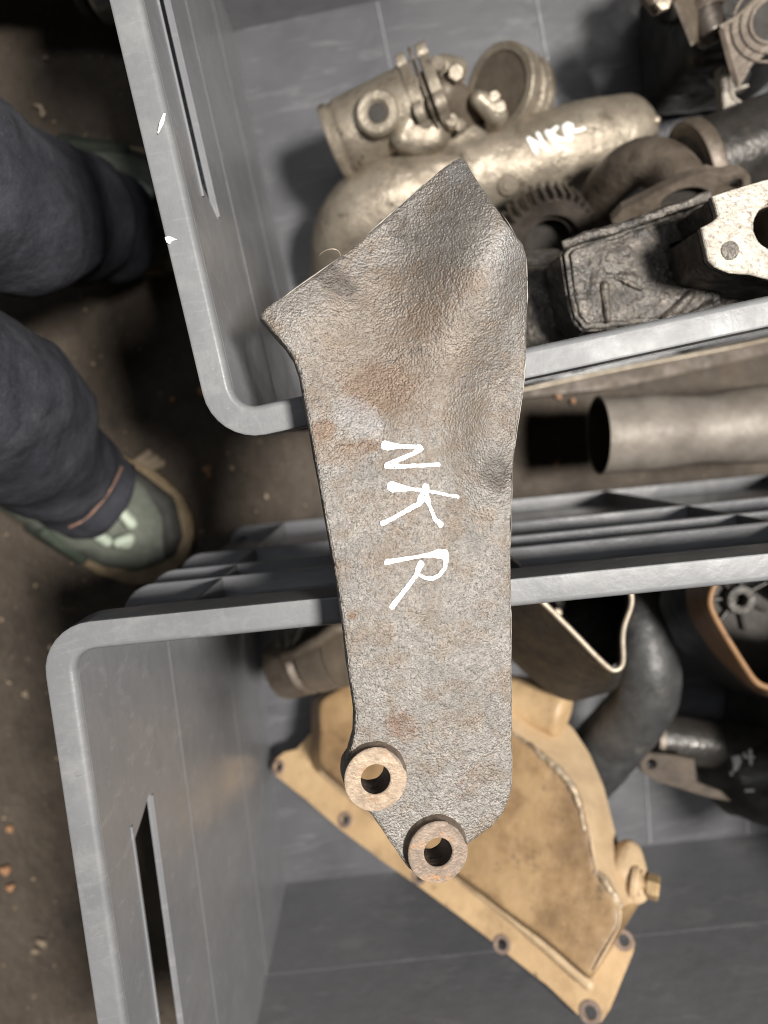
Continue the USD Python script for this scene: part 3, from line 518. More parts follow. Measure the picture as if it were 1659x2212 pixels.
# --- fat black pipe at the right
bpp = thing('black_pipe', 'fat glossy black pipe lying behind the flanged elbow', 'pipe', at(1600, 330, .05))
pb_ = obj('pipe_tube', rough(mf(sweep(spline(ats([(1490, 372, .13), (1560, 345, .13), (1680, 300, .13), (1900, 232, .13)], 0), 16), .0335, 36)), .006, .0006, 50, 2, 3), 'black_paint_metal', bpp, smooth=True)
obj('end_collar', lathe(at(1488, 373, .13), at(1560, 345, .13) - at(1488, 373, .13), [(.026, 0), (.0352, 0), (.0362, .002), (.0362, .009), (.0352, .011), (.026, .011)], 40), 'brown_casting', pb_)

# --- big oily casting with the machined face, filling the near side of the bin
oc = thing('oily_casting', 'black oily casting with a bright machined face and bore by the near rim', 'engine part', at(1400, 620, .2))
ZT = .300
def o2(px, py, zz=ZT): return at(px, py, zz)[:2]
top = Polygon([o2(*p) for p in ((1214, 545), (1226, 530), (1262, 514), (1338, 494), (1440, 458), (1540, 420), (1700, 372), (1760, 380), (1760, 640), (1660, 660), (1500, 690), (1310, 712), (1262, 716), (1240, 690), (1228, 640))]).buffer(.003).buffer(-.003)
blk = extr(top, .17, .004).translate((0, 0, ZT - .17))
def cutb(pts, zlo): return extr(Polygon([o2(*p, zlo) for p in pts]), .2).translate((0, 0, zlo))
blk = blk - cutb(((1420, 545), (1512, 500), (1530, 520), (1534, 575), (1548, 592), (1470, 622), (1425, 600)), ZT - .016) - cutb(((1540, 625), (1800, 600), (1800, 700), (1540, 665)), ZT - .010)
blk = blk + chain(ats([(1305, 618, ZT), (1312, 690, ZT)], 0), .0022) + chain(ats([(1440, 690, ZT), (1490, 640, ZT)], 0), .003) + chain(ats([(1480, 690, ZT), (1530, 662, ZT)], 0), .0028) + chain(ats([(1330, 600, ZT), (1385, 625, ZT)], 0), .0014)
lip = sheet(ats([(1216, 530), (1262, 512), (1338, 492), (1440, 456), (1538, 420)], ZT + .012), ats([(1216, 530), (1262, 512), (1338, 492), (1440, 456), (1538, 420)], ZT - .02), .004)
cst = mf(blk) + mf(lip)
cs_ = obj('casting_body', rough(cst, .0022, .0019, 130, 6, 4), 'oily_casting', oc, smooth=True)
lump = hull([(at(1160, 640, .245), .018), (at(1160, 720, .245), .018), (at(1205, 655, .25), .014), (at(1235, 640, .24), .014), (at(1225, 730, .245), .016)]) + hull([(at(1140, 575, .20), .01), (at(1190, 568, .20), .009), (at(1150, 640, .2), .01), (at(1195, 630, .2), .009)])
obj('side_lug', rough(lump, .0025, .0013, 140, 8, 4), 'oily_casting', cs_, smooth=True)
lh = hit(tm(lump), 1219, 662)
ZM = .343
mfp = Polygon([o2(*p, ZM) for p in ((1539, 424), (1600, 404), (1700, 376), (1800, 380), (1800, 610), (1660, 602), (1620, 592), (1575, 588), (1545, 576), (1530, 562), (1524, 530), (1515, 492), (1532, 484), (1552, 470))]).buffer(.0015).buffer(-.0015)
bore_c = o2(1690, 482, ZM); kk = pxm(ZM)
ringz = mfp.difference(Point(bore_c).buffer(66 * kk, 40))
obj('face_block', rough(extr(ringz.buffer(-.0006), .046, .002).translate((0, 0, ZM - .0505)), .003, .001, 140, 7, 3), 'oily_casting', oc, smooth=40)
mfc = extr(ringz, .005, .0008).translate((0, 0, ZM - .005))
for r0, r1, dz in ((66, 59, .0022), (59, 52, .0045)):
    mfc = mfc + extr(Point(bore_c).buffer(r0 * kk, 40).difference(Point(bore_c).buffer(r1 * kk, 40)), .0045).translate((0, 0, ZM - dz - .0045))
mfo = obj('machined_face', rough(mfc, .003, .00035, 260, 4, 3), 'machined_alloy', oc, smooth=30)
obj('dowel', cyl(np.r_[o2(1577, 541, ZM), ZM - .004], (0, 0, 1), 22 * kk, .0043, 28), 'oily_casting', mfo)
obj('bore_wall', place(extr(Point(0, 0).buffer(52.5 * kk, 40).difference(Point(0, 0).buffer(48 * kk, 40)), .04), np.r_[bore_c, ZM - .05], (0, 0, 1)), 'brown_casting', mfo)
sm = dab(tm(blk), [(1205, 724, 5), (1225, 721, 7), (1240, 719, 7)], .0004) if hit(tm(blk), 1225, 721) else None

# --- parts at the far right corner
eb = thing('shading_bulk', 'dark bulk at the top right of the upper bin, placed to shade its floor', 'engine part', at(1560, 60, 0))  # bulk put in to keep the bin floor beside it in shade
ebm = hull([(np.r_[at(x_, y_, .08)[:2], z_], .014) for x_, y_ in ((1470, -60), (1478, 150), (1660, 130), (1750, -60)) for z_ in (.03, .105)])
ebm = rough(ebm + hull([(at(1440, -60, .10), .016), (at(1446, 10, .10), .013)]) + chain(ats([(1478, 60, .10), (1660, 50, .10)], 0), .008), .006, .0015, 60, 4, 3, soft=4)
ebo = obj('block_body', ebm, 'black_paint_metal', eb, smooth=True)
sb = thing('stamped_bracket', 'brown stamped steel bracket with pressed rings, pointed end down', 'bracket', at(1640, 80, .2))
ZS = .168
spn = EX * -.25 + EY * -.12 + np.array([0, 0, 1.0]); spn /= np.linalg.norm(spn); s0 = at(1600, 80, ZS); sa_, sb_, _ = frame_of(spn, EX)
def s2(px, py): q = on_plane(px, py, spn, s0) - s0; return (q @ sa_, q @ sb_)
spoly = Polygon([s2(*p) for p in ((1556, 60), (1580, 44), (1625, 5), (1660, -40), (1760, -60), (1780, 100), (1660, 112), (1625, 140), (1607, 172), (1597, 187), (1588, 182), (1574, 130))])
sp = place(extr(spoly, .0035, .0008).translate((0, 0, -.0035)), s0, spn, EX); sq = obj('stamped_plate', rough(sp, .004, .0003, 120, 3), 'brown_casting', sb, smooth=30)
cen = s2(1668, 45)
for r0, r1 in ((.0125, .0150), (.0185, .0205), (.0245, .0262)):
    obj('pressed_ring', place(extr(Point(cen).buffer(r1, 32).difference(Point(cen).buffer(r0, 32)), .0022, .0008).translate((0, 0, -.0004)), s0, spn, EX), 'brown_casting', sq)
obj('ring_bore', place(extr(Point(cen).buffer(.0123, 28), .001).translate((0, 0, -.0003)), s0, spn, EX), 'hollow_shade', sq)  # dark disc painted as a shaded hole on the solid plate
obj('edge_flange', sheet(ats([(1556, 60), (1574, 130), (1590, 183)], ZS + .004), ats([(1566, 60), (1586, 130), (1600, 178)], ZS - .026), .0025), 'brown_casting', sq, smooth=False)
obj('edge_flange', sheet(ats([(1556, 58), (1590, 38), (1630, 0), (1650, -40)], ZS + .008), ats([(1556, 58), (1590, 38), (1630, 0), (1650, -40)], ZS - .01), .0022), 'khaki_dark', sq, smooth=False)
sl = thing('slotted_alloy_plate', 'pale alloy casting with an open slot under the stamped bracket', 'engine part', at(1590, 200, .15))
ZP = .125
P_ = lambda x, y: (1348 + .1875 * x, .1875 * y)
plp = Polygon([at(*P_(*p), ZP)[:2] for p in ((1112, 760), (1150, 745), (1195, 770), (1215, 860), (1235, 890), (1300, 1010), (1345, 985), (1430, 960), (1450, 985), (1290, 1035), (1285, 1085), (1330, 1160), (1520, 1160), (1505, 1270), (1470, 1245), (1390, 1205), (1375, 1260), (1392, 1330), (1315, 1365), (1300, 1290), (1265, 1290), (1230, 1330), (1230, 1400), (1175, 1430), (1155, 1230), (1130, 1000))])
obj('alloy_web', rough(extr(plp, .012, .0012).translate((0, 0, ZP - .012)), .003, .0004, 150, 3), 'machined_alloy', sl, smooth=30)
obj('raised_edge', chain(ats([(*P_(1215, 870), ZP), (*P_(1225, 1050), ZP), (*P_(1270, 1140), ZP), (*P_(1350, 1195), ZP)], 0), .0016), 'machined_alloy', sl)
st = thing('dark_strut', 'narrow dark steel channel hanging above the bin corner', 'engine part', at(1480, 40, .2))
obj('channel_web', sheet(ats([(1440, -60), (1462, 10), (1497, 97)], .165), ats([(1490, -60), (1504, 10), (1504, 92)], .155), .003), 'khaki_dark', st, smooth=False)
obj('channel_wall', sheet(ats([(1440, -60), (1462, 10), (1497, 97)], .17), ats([(1440, -60), (1462, 10), (1497, 97)], .14), .0026), 'brown_casting', st, smooth=False)
rd = thing('round_shaft', 'dark round shaft with a shiny rounded end', 'engine part', at(1525, 40, .2))
obj('shaft_body', sweep(ats([(1490, -80, .15), (1512, 0, .15), (1534, 72, .15)], 0), [.0112, .0112, .0115], 28, round_ends=(0, .7)), 'dark_steel', rd, smooth=True)
obj('shaft_collar', lathe(at(1516, 10, .15), at(1534, 72, .15) - at(1512, 0, .15), [(.008, 0), (.0132, 0), (.0132, .006), (.008, .006)], 32), 'brown_casting', rd)
db = thing('dim_boot', 'dim rounded rubber boot in the shade below the round shaft', 'rubber part', at(1555, 135, .1))
obj('boot_body', hull([(at(1545, 140, .09), .012), (at(1562, 130, .10), .015), (at(1580, 160, .09), .014)]), 'black_rubber', db, smooth=True)
tb = thing('small_lug', 'small dark lug with a pale bolt at the top edge', 'engine part', at(1425, 8, .2))
obj('lug_body', rough(hull([(at(1405, -20, .2), .008), (at(1440, -15, .2), .008), (at(1416, 18, .2), .004)]), .003, .0008, 100, 3), 'brown_casting', tb, smooth=40)
obj('bolt_head', lathe(at(1430, 11, .212), (0, 0, 1), [(1e-5, 0), (.0046, 0), (.0046, .003), (1e-5, .0034)], 6), 'worn_steel', tb, smooth=False)
tp = thing('thin_pin', 'thin steel pin standing beside the end of the khaki pipe', 'pin', at(1407, 290, .05))
obj('pin_rod', sweep(ats([(1402, 300, .02), (1410, 275, .10), (1418, 258, .11)], 0), [.004, .004, .003], 14, round_ends=(0, .6)), 'worn_steel', tp, smooth=True)

# ================================================================== things in the lower bin
# --- ochre oil pan
op = thing('ochre_oil_pan', 'ochre painted oil pan with bolt flange, weld seam and drain plug in the lower bin', 'oil pan', at(1000, 1850, .05))
pA, pB, pC = at(587, 1655, .045), at(1275, 2190, .215), at(1230, 1570, .125)
PN = np.cross(pB - pA, pC - pA); PN /= np.linalg.norm(PN); PN = PN if PN[2] > 0 else -PN; PA, PB, _ = frame_of(PN, EX)
BH = .042
def q2(px, py, off=0.): q = on_plane(px, py, PN, pA + PN * off) - pA; return (q @ PA, q @ PB)
def q3(px, py, off=0.): return on_plane(px, py, PN, pA + PN * off)
def q3s(L_, off): return np.array([q3(p[0], p[1], off) for p in L_])
FLG = [(587, 1656), (594, 1640), (612, 1625), (640, 1618), (665, 1590), (700, 1560), (800, 1500), (900, 1470), (1020, 1460), (1110, 1500), (1180, 1600), (1220, 1750), (1290, 1900), (1345, 2008), (1362, 2022), (1371, 2036), (1368, 2058), (1318, 2180), (1300, 2207), (1284, 2216), (1262, 2206), (1180, 2128), (1092, 2058), (1000, 1985), (900, 1912), (820, 1856), (740, 1796), (660, 1728), (596, 1676)]
fpoly = Polygon([q2(*p) for p in FLG]).buffer(.002).buffer(-.002)
HOLES = [(601, 1657, 8.5), (745, 1771, 9.5), (905, 1893, 9.5), (1084, 2040, 11), (1275, 2187, 14), (1347, 2031, 12)]
hm = [(hx, hy, hr * (HC - q3(hx, hy)[2]) / F) for hx, hy, hr in HOLES]
for hx, hy, r_ in hm: fpoly = fpoly.difference(Point(q2(hx, hy)).buffer(r_, 20))
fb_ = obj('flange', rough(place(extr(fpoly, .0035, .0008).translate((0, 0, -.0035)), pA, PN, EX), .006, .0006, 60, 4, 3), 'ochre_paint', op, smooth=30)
for hx, hy, r_ in hm:
    obj('bare_ring', tube(q3(hx, hy) - PN * .0008, PN, r_ + .0001, r_ * 1.9, .0014, 28, .0004), 'bare_ring', fb_, smooth=40)
BODT = [(690, 1515), (760, 1470), (900, 1455), (1000, 1470), (1075, 1520), (1112, 1588), (1172, 1630), (1228, 1680), (1258, 1731), (1276, 1812), (1288, 1881), (1309, 1917), (1340, 1968), (1338, 2000), (1310, 2050), (1274, 2112), (1180, 2030), (1060, 1940), (960, 1862), (860, 1788), (760, 1710), (690, 1650)]
BODB = [(672, 1508), (750, 1450), (900, 1440), (1030, 1455), (1120, 1492), (1236, 1570), (1274, 1629), (1303, 1698), (1322, 1775), (1334, 1822), (1362, 1846), (1384, 1900), (1386, 1945), (1352, 2000), (1314, 2060), (1274, 2122), (1178, 2040), (1056, 1952), (952, 1876), (850, 1800), (750, 1722), (672, 1656)]
tp_, bt_ = q3s(BODT, BH), q3s(BODB, -.001)
def dens(P, k=8):
    P = np.asarray(P); out = []
    for a, b in zip(P, np.roll(P, -1, 0)): out += [a + (b - a) * t / k for t in range(k)]
    out = np.array(out)
    for _ in range(1): out = .25 * np.roll(out, 1, 0) + .5 * out + .25 * np.roll(out, -1, 0)
    return out
td, bd = dens(tp_), dens(bt_)
rings = [bd + (td - bd) * w - PN * e for w, e in ((0, 0), (.25, 0), (.5, 0), (.8, 0), (.93, .0002), (1.0, .0006))]
c = td.mean(0)
rings += [td + (c - td) * .03 + PN * .0004] + [td + (c - td) * f + PN * .0006 for f in (.1, .25, .45, .65, .85)]
pan = loft(np.array(rings))
pbm = rough(mf(pan), .006, .0012, 40, 6, 3)
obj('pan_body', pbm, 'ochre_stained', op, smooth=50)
def strip_between(i0, i1, name, m, lift, **kw):
    idx = np.arange(i0, i1); A = bd[idx] + (td[idx] - bd[idx]) * .02; B = bd[idx] + (td[idx] - bd[idx]) * 1.0
    nn = np.cross(np.gradient(A, axis=0), B - A); nn /= np.linalg.norm(nn, axis=1)[:, None]
    if (nn * (A - c)).sum() < 0: nn = -nn
    return obj(name, loft(np.stack([A - nn * .001, A + nn * lift, B + nn * lift, B - nn * .001], 1)), m, op, smooth=True, **kw)
strip_between(4 * 8, 12 * 8, 'side_panel', 'ochre_light', .0008, label='pale ochre sloping side panel')  # right-facing side coloured paler for the lamp light it catches
ridge = [q + PN * .0002 for q in td[9 * 8:15 * 8:2]]
obj('worn_ridge', rough(chain(np.array(ridge), (.0003 + .0009 * meshkit.fbm(np.array(ridge) * 120, 2, 4)), 10), .0022, .0006, 200, 3, 3), 'ochre_light', op, smooth=True)
obj('weld_seam', rough(chain(q3s([(1112, 1588), (1150, 1612), (1180, 1640), (1212, 1668), (1236, 1700), (1252, 1740), (1262, 1790)], BH), [.0012, .0018, .0026, .0034, .0030, .0020, .0010]), .0018, .0016, 200, 3, 4), 'weld_metal', op, smooth=True)
obj('weld_bead', rough(chain(q3s([(1290, 1885), (1308, 1905), (1325, 1930), (1340, 1958)], BH - .001), [.0024, .0034, .0028, .0016]), .0018, .0014, 200, 5, 4), 'weld_metal', op, smooth=True)
bead = spline(q3s([(700, 1660), (860, 1790), (1010, 1902), (1130, 1998), (1200, 2060), (1272, 2126)], .010), 30)
obj('pressed_bead', rough(sweep(bead, np.linspace(.0058, .0046, 30), 18, round_ends=(.6, .8)), .005, .0006, 80, 2, 3), 'ochre_light', op, smooth=True)
dp = obj('drain_boss', rough(hull([(q3(1345, 1880, .012), .0125), (q3(1370, 1916, .012), .0115), (q3(1358, 1845, .008), .010)]), .004, .0008, 70, 2, 3), 'ochre_light', op, smooth=True)
dax = EX * .90 + EY * -.05 + np.array([0, 0, .42]); dax /= np.linalg.norm(dax); d0 = q3(1374, 1906, .016)
obj('drain_washer', lathe(d0 - dax * .003, dax, [(1e-5, 0), (.0120, 0), (.0120, .003), (.0110, .0045), (.0098, .0045), (.0098, .007), (1e-5, .007)], 36), 'ochre_light', dp)
obj('drain_plug', cat_(lathe(d0 + dax * .003, dax, [(1e-5, 0), (.0065, 0), (.0065, .006), (1e-5, .006)], 24), lathe(d0 + dax * .0075, dax, [(1e-5, 0), (.0086, 0), (.0086, .007), (.0074, .0084), (1e-5, .0084)], 6)), 'brass', dp, smooth=False)
stb = obj('stub_tube', rough(sweep(spline(q3s([(1060, 1505), (1120, 1512), (1175, 1524), (1212, 1536)], .020), 14), np.r_[np.full(9, .0195), np.linspace(.0198, .0212, 5)], 32, round_ends=(0, .35)), .005, .0006, 60, 2), 'ochre_paint', op, smooth=True)

qz = lambda px, py, zz: at(px, py, zz)[:2]
# --- curved black hose
hs = thing('curved_hose', 'thick curved black rubber hose between the oil pan and the bent sheet', 'hose', at(1360, 1500, .05))
hpth = spline(np.c_[ats([(1398, 1255, .13), (1385, 1330, .14), (1398, 1420, .145), (1395, 1500, .14), (1350, 1570, .125), (1290, 1640, .105), (1262, 1680, .095)], 0), [.013, .016, .0235, .0265, .0275, .0285, .027]], 40)
obj('hose_tube', rough(mf(sweep(hpth[:, :3], hpth[:, 3], 32, squash=.9, round_ends=(0, .3))), .005, .0012, 60, 3, 3), 'black_rubber', hs, smooth=True)

# --- bent sheet with the worn edge
bs = thing('bent_sheet', 'black brown bent sheet metal channel with a worn bright edge under the lower rim', 'sheet metal', at(1250, 1400, .15))
ZE = .245
e_ = [(1140, 1268), (1172, 1300), (1250, 1378), (1312, 1440), (1327, 1448), (1341, 1441), (1346, 1425), (1345, 1385), (1349, 1350), (1356, 1330), (1358, 1270)]
low = [(1040, 1350), (1080, 1395), (1160, 1470), (1240, 1512), (1290, 1500), (1330, 1480), (1338, 1440), (1336, 1390), (1340, 1350), (1346, 1330), (1346, 1270)]
obj('sheet_wall', rough(mf(sheet(spline(ats(e_, ZE), 60), spline(ats(low, .165), 60), .003)), .006, .0006, 60, 4, 3), 'rusty_sheet', bs, smooth=30)
obj('worn_edge', sweep(spline(ats(e_, ZE + .0006), 70), .0017, 12), 'worn_steel', bs, smooth=True)
obj('sheet_floor', extr(Polygon([qz(*p, .17) for p in ((1180, 1268), (1352, 1268), (1345, 1420), (1320, 1440), (1262, 1395))]), .003).translate((0, 0, .168)), 'rusty_sheet', bs)
obj('pale_rivet', cyl(at(1202, 1322, .178), (0, 0, 1), .0035, .004, 16, .001), 'worn_steel', bs)

# --- orange-brown frame with the dark fan inside
ofm = thing('orange_shroud', 'orange brown triangular shroud with a dark hub inside, at the right edge under the rim', 'shroud', at(1600, 1350, .1))
ZO = .225
ed = [(1560, 1230), (1540, 1270), (1533, 1300), (1545, 1335), (1580, 1395), (1615, 1450), (1640, 1478), (1665, 1486), (1720, 1480), (1800, 1400)]
lo_ = [(1490, 1230), (1485, 1270), (1488, 1310), (1510, 1360), (1550, 1415), (1595, 1460), (1632, 1490), (1660, 1500), (1725, 1496), (1815, 1410)]
obj('shroud_wall', sheet(spline(ats(ed, ZO), 50), spline(ats(lo_, ZO - .07), 50), .003), 'orange_brown', ofm, smooth=True)
obj('shroud_edge', sweep(spline(ats(ed, ZO + .0005), 60), .0022, 12), 'orange_brown', ofm, smooth=True)
obj('shroud_back', extr(Polygon([qz(*p, ZO - .11) for p in ed]), .002).translate((0, 0, ZO - .11)), 'hollow_shade', ofm)
obj('added_shade_skirt', sheet(spline(ats(lo_, ZO - .07), 50), spline(ats([(1420, 1230), (1418, 1280), (1428, 1330), (1462, 1392), (1512, 1440), (1570, 1480), (1625, 1502), (1660, 1512), (1730, 1508), (1830, 1418)], ZO - .15), 50), .003), 'black_rubber', ofm, smooth=True)  # added dark sheet hiding a lit floor gap, in place of shade
hc_ = at(1592, 1292, ZO - .104); hubp = obj('hub', tube(hc_, (0, 0, 1), .005, .0115, .008, 28), 'black_paint_metal', ofm)
for k in range(7):
    a = 2 * math.pi * k / 7 + .3; d = np.array([math.cos(a), math.sin(a), 0]); obj('hub_rib', hull([(hc_ + d * .009, .0018), (hc_ + d * .026, .0016)], 10), 'black_paint_metal', hubp)

tcs = thing('unseen_tall_casting', 'unseen tall dark casting at the right end of the lower bin, placed to shade it', 'engine part', EX * .345 - EY * .25)  # beyond the right edge of view, placed to shade the motor and bin floor
obj('casting_body', rough(hull([(EX * x_ + EY * y_ + np.array([0, 0, z_]), .012) for x_, y_ in ((.360, -.15), (.378, -.15), (.370, -.33), (.352, -.31)) for z_ in (.022, .235)]) + hull([(EX * .345 - EY * .2 + np.array([0, 0, .245]), .02), (EX * .345 - EY * .28 + np.array([0, 0, .245]), .02)]), .008, .002, 50, 3, 3), 'black_paint_metal', tcs, smooth=True)
# --- dark cylinder unit with the drilled plate
sm_ = thing('dark_cylinder_unit', 'dark cylindrical unit with a drilled brown plate and white paint marks in the shade', 'engine part', at(1550, 1650, .06))
cy_ = obj('cylinder_body', rough(mf(sweep(ats([(1406, 1592, .085), (1450, 1596, .085), (1600, 1612, .085), (1800, 1632, .085)], 0), .021, 36)), .006, .0005, 60, 3), 'black_paint_metal', sm_, smooth=40)
obj('cylinder_end', lathe(at(1404, 1592, .085), at(1600, 1612, .085) - at(1406, 1592, .085), [(.012, 0), (.0222, 0), (.0226, .001), (.0226, .005), (.012, .005)], 36), 'brown_casting', cy_)
ZL = .128
lp = Polygon([qz(*p, ZL) for p in ((1381, 1634), (1390, 1626), (1440, 1630), (1500, 1640), (1506, 1690), (1560, 1712), (1580, 1732), (1529, 1722), (1424, 1690), (1384, 1668))]).difference(Point(qz(1408, 1651, ZL)).buffer(11 * pxm(ZL), 20))
obj('drilled_plate', rough(extr(lp, .005, .0008).translate((0, 0, ZL - .005)), .005, .0005, 80, 3), 'drab_steel', sm_, smooth=30)
big = rough(mf(sweep(ats([(1560, 1690, .075), (1590, 1675, .082), (1640, 1672, .085), (1780, 1680, .085)], 0), [.030, .040, .043, .043], 36, round_ends=(.4, 0))), .007, .0008, 50, 4)
bg = obj('motor_body', big, 'black_paint_metal', sm_, smooth=40)
vq = lambda x, y: (1330.6 + .198 * x, 1538 + .198 * y)
MARK = [[(1268, 335, 20), (1275, 410, 24), (1320, 425, 22), (1362, 415, 22), (1372, 335, 20)], [(1390, 350, 14), (1400, 470, 16), (1410, 495, 14)], [(1268, 490, 20), (1340, 490, 18), (1340, 540, 28), (1310, 600, 26), (1258, 675, 22)], [(1285, 500, 18), (1300, 570, 20)], [(1462, 415, 20), (1470, 500, 18), (1472, 565, 18)], [(1412, 492, 14), (1500, 492, 14)], [(1420, 860, 16), (1500, 856, 14)]]
for L_ in MARK:
    try: obj('paint_mark', dab(big, [(*vq(x_, y_), r_ * .198) for x_, y_, r_ in L_], .0006), 'white_paint', bg, smooth=50)
    except Exception: pass

# --- grooved pulley under the rim on the left
pu = thing('grooved_pulley', 'dark brown pulley with fine belt grooves behind the bracket under the lower rim', 'pulley', at(680, 1420, .05))
po = at(668, 1428, .120); pax = EX * .80 + EY * .34 + np.array([0, 0, .50]); pax /= np.linalg.norm(pax)
prof = [(1e-5, 0), (.020, 0), (.0225, .002)]
hgt = .006
for k in range(7): prof += [(.0262, hgt), (.0262, hgt + .0010), (.0232, hgt + .0022), (.0232, hgt + .0026)]; hgt += .0036
prof += [(.0262, hgt), (.0262, hgt + .002), (1e-5, hgt + .002)]
obj('belt_rings', lathe(po + pax * .002, pax, prof, 48), 'khaki_dark', pu, smooth=30)
obj('pulley_body', rough(mf(cyl(po - pax * .03, pax, .026, .032, 40, .004)), .004, .0008, 70, 2), 'brown_casting', pu, smooth=30)
obj('mount_arm', rough(chain(ats([(612, 1419, .152), (640, 1412, .155), (690, 1384, .158), (725, 1360, .16), (760, 1352, .16)], 0), [.0042, .0048, .0052, .0058, .006]), .003, .0006, 100, 3), 'khaki_dark', pu, smooth=True)
obj('bolt_head', lathe(at(637, 1474, .125), (0, 0, 1), [(1e-5, 0), (.0045, 0), (.0045, .004), (1e-5, .005)], 6), 'worn_steel', pu, smooth=False)
wc = thing('wire_clips', 'two small dark clips in the shade beside the pulley arm', 'clip', at(610, 1375, .1))
for a, b in (((598, 1350), (602, 1392)), ((618, 1350), (622, 1396)), ((648, 1352), (634, 1394))): obj('clip_bar', sweep(ats([(*a, .15), (*b, .14)], 0), .003, 10, round_ends=(.6, .6)), 'black_paint_metal', wc, smooth=True)

pch = thing('white_paint_chip', 'white chip of paint stuck on the left rim of the upper bin', 'paint chip', at(370, 518, H))
obj('chip_flake', extr(Polygon([at(*p, H)[:2] for p in ((357, 514), (366, 511), (384, 519), (372, 521), (367, 528), (361, 525))]), .0012, .0002).translate((0, 0, H - .0002)), 'white_paint', pch, smooth=False)
sch = thing('plastic_shaving', 'thin pale plastic shaving hanging on the left rim of the upper bin', 'shaving', at(350, 262, H))
obj('curl', sweep(spline(ats([(355, 245, H + .001), (350, 262, H + .002), (341, 288, H + .001)], 0), 12), np.r_[np.linspace(.0005, .0009, 6), np.linspace(.0009, .0003, 6)], 8, squash=.4), 'white_paint', sch, smooth=True)
hr_ = thing('stray_hair', 'thin fair hair curling off the left edge of the cast bracket', 'hair', BC(720, 560))
obj('hair_strand', sweep(spline(np.array([BC(735, 556) + BN * .0015, BC(718, 546) + BN * .004, BC(700, 548) + BN * .003, BC(690, 553) + BN * .001]), 16), .00016, 6), 'worn_steel', hr_, smooth=True)
# ================================================================== on the floor between and beside the bins
fp_ = thing('floor_pipe', 'short thick grey steel pipe lying on the floor between the two bins', 'pipe', at(1450, 930, 0))
ZC = .115; pr = 83 * pxm(ZC)
pp0, pp1, pp2 = at(1292, 941, ZC), at(1400, 935, ZC), at(1800, 905, ZC)
pP = np.vstack([np.linspace(pp0, pp1, 12), np.linspace(pp1, pp2, 26)[1:]])
s_ = np.linalg.norm(pP - pP[0], axis=1); rr_ = pr * (1 + .03 * np.exp(-((s_ - .0) / .008) ** 2) - .12 * np.exp(-((s_ - .078) / .022) ** 2) - .02 * np.exp(-((s_ - .024) / .004) ** 2) + .05 * np.clip((s_ - .10) / .06, 0, 1))
outer = sweep(pP, rr_, 48); inner = sweep(np.vstack([pP[0] - (pP[1] - pP[0]) * .2, pP[1:-1], pP[-1] + (pP[-1] - pP[-2]) * .2]), rr_ - .0022, 48)
obj('pipe_wall', rough(mf(outer) - mf(inner), .008, .0006, 40, 4, 3), 'grey_pipe', fp_, smooth=40)
blk1 = thing('timber_block', 'dark timber block under the grey steel pipe', 'wooden block', at(1560, 930, 0)); obj('block_body', extr(Polygon([at(*p, .05)[:2] for p in ((1440, 895), (1600, 880), (1606, 940), (1446, 955))]), ZC - pr * 1.03, .002), 'floor_dirt', blk1, smooth=False)
stp = thing('steel_strip', 'long brown flat strip with a bright edge on the floor along the upper bin', 'steel strip', at(1400, 790, 0))
sp4 = Polygon([at(*p, .03)[:2] for p in ((1040, 872), (1140, 858), (1330, 838), (1500, 800), (1800, 732), (1800, 700), (1500, 765), (1310, 800), (1130, 840), (1035, 862))])
obj('strip_edge', sweep(spline(ats([(1030, 862, .034), (1130, 842, .034), (1310, 803, .034), (1500, 766, .034), (1800, 698, .034)], 0), 30), .0024, 12), 'worn_steel', stp, smooth=True)
obj('strip_flat', extr(sp4, .03, .001), 'steel_strip', stp, smooth=False)
can = thing('steel_canister', 'shiny steel canister end at the top left corner by the bin', 'canister', at(240, -10, 0))
ca = EX * .95 + EY * .30 + np.array([0, 0, .1]); c0 = at(196, -22, .05)
obj('canister_body', lathe(c0, ca, [(1e-5, 0), (.024, 0), (.027, .003), (.0275, .05), (1e-5, .05)], 40), 'shiny_steel', can, smooth=40)
obj('canister_cap', lathe(c0 - ca * .012, ca, [(1e-5, 0), (.020, 0), (.022, .003), (.022, .008), (1e-5, .0085)], 36), 'dark_steel', can, smooth=40)
drk = thing('unseen_tray', 'unseen dark flat tray beyond the top left corner, placed to throw a broad shadow', 'tray', at(60, -80, 0))  # out of view past the corner, placed to cast the shadow band
obj('tray_top', extr(Polygon([at(*p, .09)[:2] for p in ((-260, -40), (170, -48), (215, -75), (215, -260), (-260, -260))]), .012, .002).translate((0, 0, .08)), 'black_paint_metal', drk)
for px, py in ((-200, -80), (150, -80), (150, -220), (-200, -220)): obj('tray_leg', cyl(np.r_[at(px, py, .05)[:2], 0], (0, 0, 1), .008, .081, 16), 'black_paint_metal', drk)

